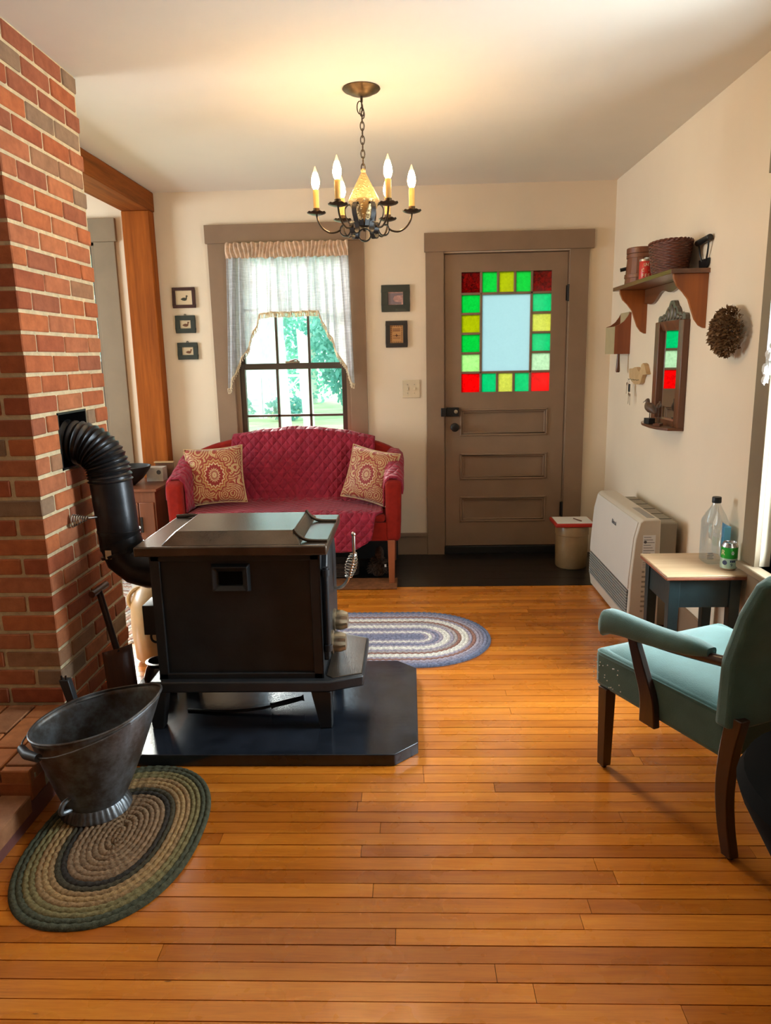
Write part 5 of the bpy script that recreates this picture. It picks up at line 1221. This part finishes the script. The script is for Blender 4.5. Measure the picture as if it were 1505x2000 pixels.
# ---------------------------------------------------------------- green armchair
ac = thing('armchair', (.665, 2.365, 0), 'sea green upholstered armchair with dark wooden legs and arms', 'armchair', rz=math.atan2(.42, .907))
GF, MH = MAT['green_fabric'], MAT['mahogany']
WF, WB = .535, .455   # leg spacing front, back
xl = lambda y: lerp(0, .03, min(1, max(0, -y/.53))); xr = lambda y: lerp(WF, .03+WB-.02, min(1, max(0, -y/.53)))
st_ = MB(); st_.hexa([(-.016,.048,.292),(.006,-.495,.278),(WB+.03,-.495,.278),(WF+.022,.048,.292)][::-1], [(-.018,.052,.428),(.004,-.495,.428),(WB+.032,-.495,.428),(WF+.024,.052,.428)][::-1])
st_.build('seat', GF, ac, local=True, bevel=.020, seg=3)
def seattop(u, v):
    y = lerp(.046, -.50, v); x = lerp(-.012+.020*v, WF+.018-.065*v, u); e = (1-abs(2*u-1)**6)*(1-abs(2*v-1)**8); return Vector((x, y, .420+.030*e))
MB().grid(seattop, 24, 24).build('seat_pad', GF, ac, local=True)
wl_ = [Vector(q) for q in ((-.016, .049, .418), (WF+.022, .049, .418), (WB+.030, -.49, .418), (.006, -.49, .418))]; wp = []
for k in range(4):
    a, b, c_ = wl_[k-1], wl_[k], wl_[(k+1) % 4]; p0 = b + (a-b).normalized()*.03; p1 = b + (c_-b).normalized()*.03
    wp += [p0*(1-q)**2 + b*2*q*(1-q) + p1*q*q for q in (0, .25, .5, .75, 1)]
MB().tube(wp, .0042, 6, closed=True).build('seat_welt', GF, ac, local=True)
def back(u, v, s):
    z = lerp(.395, .868, v); yc = interp([(0, -.455), (.4, -.462), (.7, -.505), (1, -.575)], v); x = lerp(-.022, WB+.030, u); th = .082*(1-.25*v)
    ez = (1-abs(2*u-1)**10)*(1-max(0, (v-.86)/.14)**3); 
    return Vector((x, yc - (th*(.5 - .5*s)) + (.012*s*ez if s > 0 else 0) - (1-ez)*th*.25*s, z - .03*(abs(2*u-1)**6)*(v > .9)*(v-.9)*10))
vs = []; fs = []; N = 20
for s_ in (1, -1):
    o_ = len(vs); vs += [back(i_/N, j/N, s_) for j in range(N+1) for i_ in range(N+1)]
    fs += [(o_+j*(N+1)+i_, o_+j*(N+1)+i_+1, o_+(j+1)*(N+1)+i_+1, o_+(j+1)*(N+1)+i_) for j in range(N) for i_ in range(N)]
def bi(i_, j, s_): return (0 if s_ == 1 else (N+1)**2) + j*(N+1)+i_
for k in range(N):
    fs += [(bi(k, N, 1), bi(k+1, N, 1), bi(k+1, N, -1), bi(k, N, -1)), (bi(k, 0, 1), bi(k+1, 0, 1), bi(k+1, 0, -1), bi(k, 0, -1)), (bi(0, k, 1), bi(0, k+1, 1), bi(0, k+1, -1), bi(0, k, -1)), (bi(N, k, 1), bi(N, k+1, 1), bi(N, k+1, -1), bi(N, k, -1))]
MB().add(vs, fs).build('backrest', GF, ac, local=True, bevel=.014, seg=3)
for sx in (0, 1):
    x = 0 if sx == 0 else WF; a, b = .021, .0165
    lo_ = MB().hexa([(x-b,-b,.010),(x+b,-b,.010),(x+b,b,.010),(x-b,b,.010)], [(x-a,-a,.30),(x+a,-a,.30),(x+a,a,.30),(x-a,a,.30)]).build('leg', MH, ac, local=True, bevel=.002)
    MB().lathe([(.009, 0), (.010, .004), (.008, .012)], (x, 0, 0), 10).build('glide', MAT['black_iron'], lo_, local=True)
    x = .008 if sx == 0 else .008+WB; pts = catmull([(x, -.535, .008), (x, -.512, .10), (x, -.500, .20), (x, -.506, .32), (x, -.525, .43)], 5)
    vs = []; fs = []
    for p in pts: w_ = .017; d_ = lerp(.017, .026, min(1, p.z/.4)); vs += [p+Vector((-w_,-d_,0)), p+Vector((w_,-d_,0)), p+Vector((w_,d_,0)), p+Vector((-w_,d_,0))]
    for i_ in range(len(pts)-1):
        for q in range(4): fs.append((i_*4+q, i_*4+(q+1)%4, (i_+1)*4+(q+1)%4, (i_+1)*4+q))
    fs += [(3,2,1,0), tuple(range((len(pts)-1)*4, len(pts)*4))]
    lo_ = MB().add(vs, fs).build('leg', MH, ac, local=True, bevel=.003)
    MB().lathe([(.010, 0), (.011, .005), (.009, .012)], (x, -.535, 0), 10).build('glide', MAT['black_iron'], lo_, local=True)
    # arm: padded rail, wooden rear rail, curved post
    xa = (-.018, WF+.018)[sx]; xb = (-.005, WB+.038)[sx]
    ay = (0, -.13)[sx]
    ctr = catmull([(xa, .008+ay, .530), (xa, -.02+ay, .545), (xa, -.08+ay*.9, .555), (lerp(xa, xb, .4), -.22+ay*.6, .563), (lerp(xa, xb, .8), -.36+ay*.3, .580), (xb, -.43, .588)], 5)
    vs = []; fs = []; m_ = 14
    for i_, p in enumerate(ctr):
        f_ = i_/(len(ctr)-1); hh = interp([(0, .030), (.08, .046), (.3, .041), (.8, .026), (1, .014)], f_); ww = interp([(0, .026), (.15, .034), (.8, .030), (1, .018)], f_)
        for q in range(m_):
            an = 2*math.pi*q/m_; ce, se = math.cos(an), math.sin(an); vs.append(p + Vector((ww*math.copysign(abs(ce)**.6, ce), 0, hh*math.copysign(abs(se)**.7, se))))
    for i_ in range(len(ctr)-1):
        for q in range(m_): fs.append((i_*m_+q, i_*m_+(q+1)%m_, (i_+1)*m_+(q+1)%m_, (i_+1)*m_+q))
    fs += [tuple(range(m_)), tuple(range((len(ctr)-1)*m_, len(ctr)*m_))]
    ap_ = MB().add(vs, fs).build('arm_pad', GF, ac, local=True, angle=60)
    MB().tube(catmull([(xa, -.10+ay, .535), (lerp(xa, xb, .5), -.28+ay*.4, .550), (xb, -.43, .570), (xb+.01*(1 if sx == 0 else -1), -.51, .580)], 5), .0165, 10).build('arm_rail', MH, ac, local=True)
    pts = catmull([(xa, -.130+ay*.7, .540), (xa, -.148+ay*.7, .500), (xa, -.176+ay*.7, .440), (xa, -.212+ay*.7, .360), (xa, -.222+ay*.7, .270)], 5); vs = []; fs = []
    for i_, p in enumerate(pts): w_ = .0125; d_ = lerp(.018, .034, i_/(len(pts)-1)); vs += [p+Vector((-w_,-d_,0)), p+Vector((w_,-d_,0)), p+Vector((w_,d_,0)), p+Vector((-w_,d_,0))]
    for i_ in range(len(pts)-1):
        for q in range(4): fs.append((i_*4+q, i_*4+(q+1)%4, (i_+1)*4+(q+1)%4, (i_+1)*4+q))
    fs += [(3,2,1,0), tuple(range((len(pts)-1)*4, len(pts)*4))]
    MB().add(vs, fs).build('arm_post', MH, ac, local=True, bevel=.004)
random.seed(5); nl = MB()
for k in range(26): nl.ball((-.0185, .050-.14*random.random()**1.5, .40-.09*random.random()), .0022, n=6, m=4)
nl.build('worn_nubs', MAT['paper'], ac, local=True)
# black seat cut by the right edge of the picture
tbs = thing('tub_stool', (1.075, 1.49, 0), 'black tub-shaped stool cut off by the right edge of the photo', 'stool')
MB().lathe([(.05, .115), (.14, .120), (.245, .250), (.322, .400), (.332, .430), (.318, .460), (.28, .467), (.10, .460), (.01, .457)], (1.075, 1.49, 0), 40).build('seat', MAT['black_cloth'], tbs)
MB().lathe([(.030, .03), (.030, .12)], (1.075, 1.49, 0), 16).build('pedestal', MAT['black_iron'], tbs)
MB().lathe([(.17, .0), (.17, .012), (.03, .035)], (1.075, 1.49, 0), 28).build('foot', MAT['black_iron'], tbs)

# ---------------------------------------------------------------- the garden outside
random.seed(21)
tag(MB().box(-40, 40, YW+.5, 70, -.62, -.55).build('lawn', MAT['lawn'], smooth=False), 'sunlit lawn outside the window', None, None, 'structure')
ps_ = 'pale weathered posts in the garden'
def gpost(x, y, z1_, lean, label):
    t = thing('garden_post', (x, y, -.55), label, 'post', ps_)
    MB().hexa([(x-.08,y-.08,-.55),(x+.08,y-.08,-.55),(x+.08,y+.08,-.55),(x-.08,y+.08,-.55)], [(x-.075+lean,y-.075,z1_),(x+.07+lean,y-.07,z1_-.12),(x+.07+lean,y+.07,z1_-.12),(x-.075+lean,y+.075,z1_)]).build('shaft', MAT['bark'], t, bevel=.01)
gpost(-1.80, 11.0, 1.80, -.08, 'left of two pale weathered posts seen through the window'); gpost(-1.45, 11.0, 1.84, -.09, 'right of two pale weathered posts seen through the window')
hs = thing('white_house', (-7.6, 25, -.55), 'white clapboard house seen through the left window panes', 'house')
for k in range(22):
    z = -.5+k*.19; MB().hexa([(-10,25-.03,z),(-5.05,25-.03,z),(-5.05,25,z),(-10,25,z)], [(-10,25,z+.2),(-5.05,25,z+.2),(-5.05,25.02,z+.2),(-10,25.02,z+.2)]).build('clapboard', MAT['white_paint'], hs, smooth=False)
MB().box(-10, -5.1, 25, 31, -.55, 3.7).build('wall', MAT['white_paint'], hs); MB().box(-5.06, -4.94, 24.94, 25.06, -.55, 3.7).build('corner_board', MAT['white_paint'], hs)
MB().prism([(-10.3, 3.7), (-4.7, 3.7), (-7.5, 6.4)], lambda x, z: Vector((x, 24.6, z)), lambda x, z: Vector((x, 31.2, z))).build('roof', MAT['heater_dark'], hs)
rl = thing('porch_railing', (-4.2, 25, -.55), 'white porch railing with crossed braces beside the white house', 'railing')
for z in (.15, .85): MB().box(-4.92, -3.55, 24.96, 25.04, z-.04, z+.04).build('rail', MAT['white_paint'], rl)
for x in (-4.86, -4.25, -3.6): MB().box(x-.05, x+.05, 24.95, 25.05, -.55, .9).build('post', MAT['white_paint'], rl)
for (a, b) in ((-4.85, -4.3), (-4.2, -3.65)):
    for s_ in (0, 1): MB().tube([(a, 25, .18+.64*s_), (b, 25, .82-.64*s_)], .03, 5).build('cross_brace', MAT['white_paint'], rl)
def tree(x, y, h, r_, label, grp='garden trees beyond the lawn'):
    t = thing('garden_tree', (x, y, -.55), label, 'tree', grp)
    MB().tube([(x, y, -.55), (x+.1, y, h*.35), (x, y, h*.7)], [.25, .18, .08], 8).build('trunk', MAT['bark'], t)
    m_ = MB(); lf_ = .34
    for k in range(4200):
        d = Vector([random.gauss(0, 1) for _ in range(3)]).normalized()*random.uniform(.2, 1)**.5; p = Vector((x+d.x*r_, y+d.y*r_*.6, h*.5 + d.z*h*.58))
        u = Vector([random.gauss(0, 1) for _ in range(3)]).normalized(); v = u.orthogonal().normalized(); a = lf_*random.uniform(.5, 1)
        m_.add([p-u*a*.5, p+v*a*.3, p+u*a*.5, p-v*a*.3], [(0,1,2,3)])
    o = m_.build('foliage', MAT['leaf'], t, smooth=False); o['kind'] = 'stuff'
for k, (x, y, h, r_) in enumerate(((-7.6, 40, 10.5, 3.4), (-4.3, 33, 9.0, 2.6), (-1.3, 37, 9.5, 2.9), (-15.5, 42, 11, 3.6), (1.9, 33, 9.0, 2.6), (5.6, 37, 10, 3.2), (-1.6, 25, 5.6, 1.7))):
    tree(x, y, h, r_, ['pale green tree behind the white house', 'tall pale green tree behind the two garden posts', 'pale green tree right of the two garden posts', 'big pale tree at the far left beyond the side room', 'pale tree hidden behind the entry door glass', 'pale tree at the far right of the garden', 'lower leafy tree in the right window panes'][k])
for k, (x, y) in enumerate(((-5.6, 23.6), (-3.9, 23.7), (-1.62, 8.2))):
    t = thing('garden_shrub', (x, y, -.55), ['low shrub at the corner of the white house', 'low shrub in front of the porch railing', 'leafy sprig just outside the lower left pane'][k], 'shrub', 'garden shrubs'); m_ = MB()
    for q in range(260):
        d = Vector([random.gauss(0, 1) for _ in range(3)]).normalized()*random.random()**.4; s_ = 1 if k < 2 else .38; p = Vector((x+d.x*.7*s_, y+d.y*.5*s_, (-.15 if k < 2 else .05)+d.z*(.42 if k < 2 else .6)))
        u = Vector([random.gauss(0, 1) for _ in range(3)]).normalized(); v = u.orthogonal().normalized(); a = (.2 if k < 2 else .12)
        m_.add([p-u*a*.5, p+v*a*.3, p+u*a*.5, p-v*a*.3], [(0,1,2,3)])
    MB().tube([(x, y, -.55), (x, y, -.1)], .02, 5).build('stem', MAT['bark'], t); o = m_.build('foliage', MAT['leaf'], t, smooth=False); o['kind'] = 'stuff'
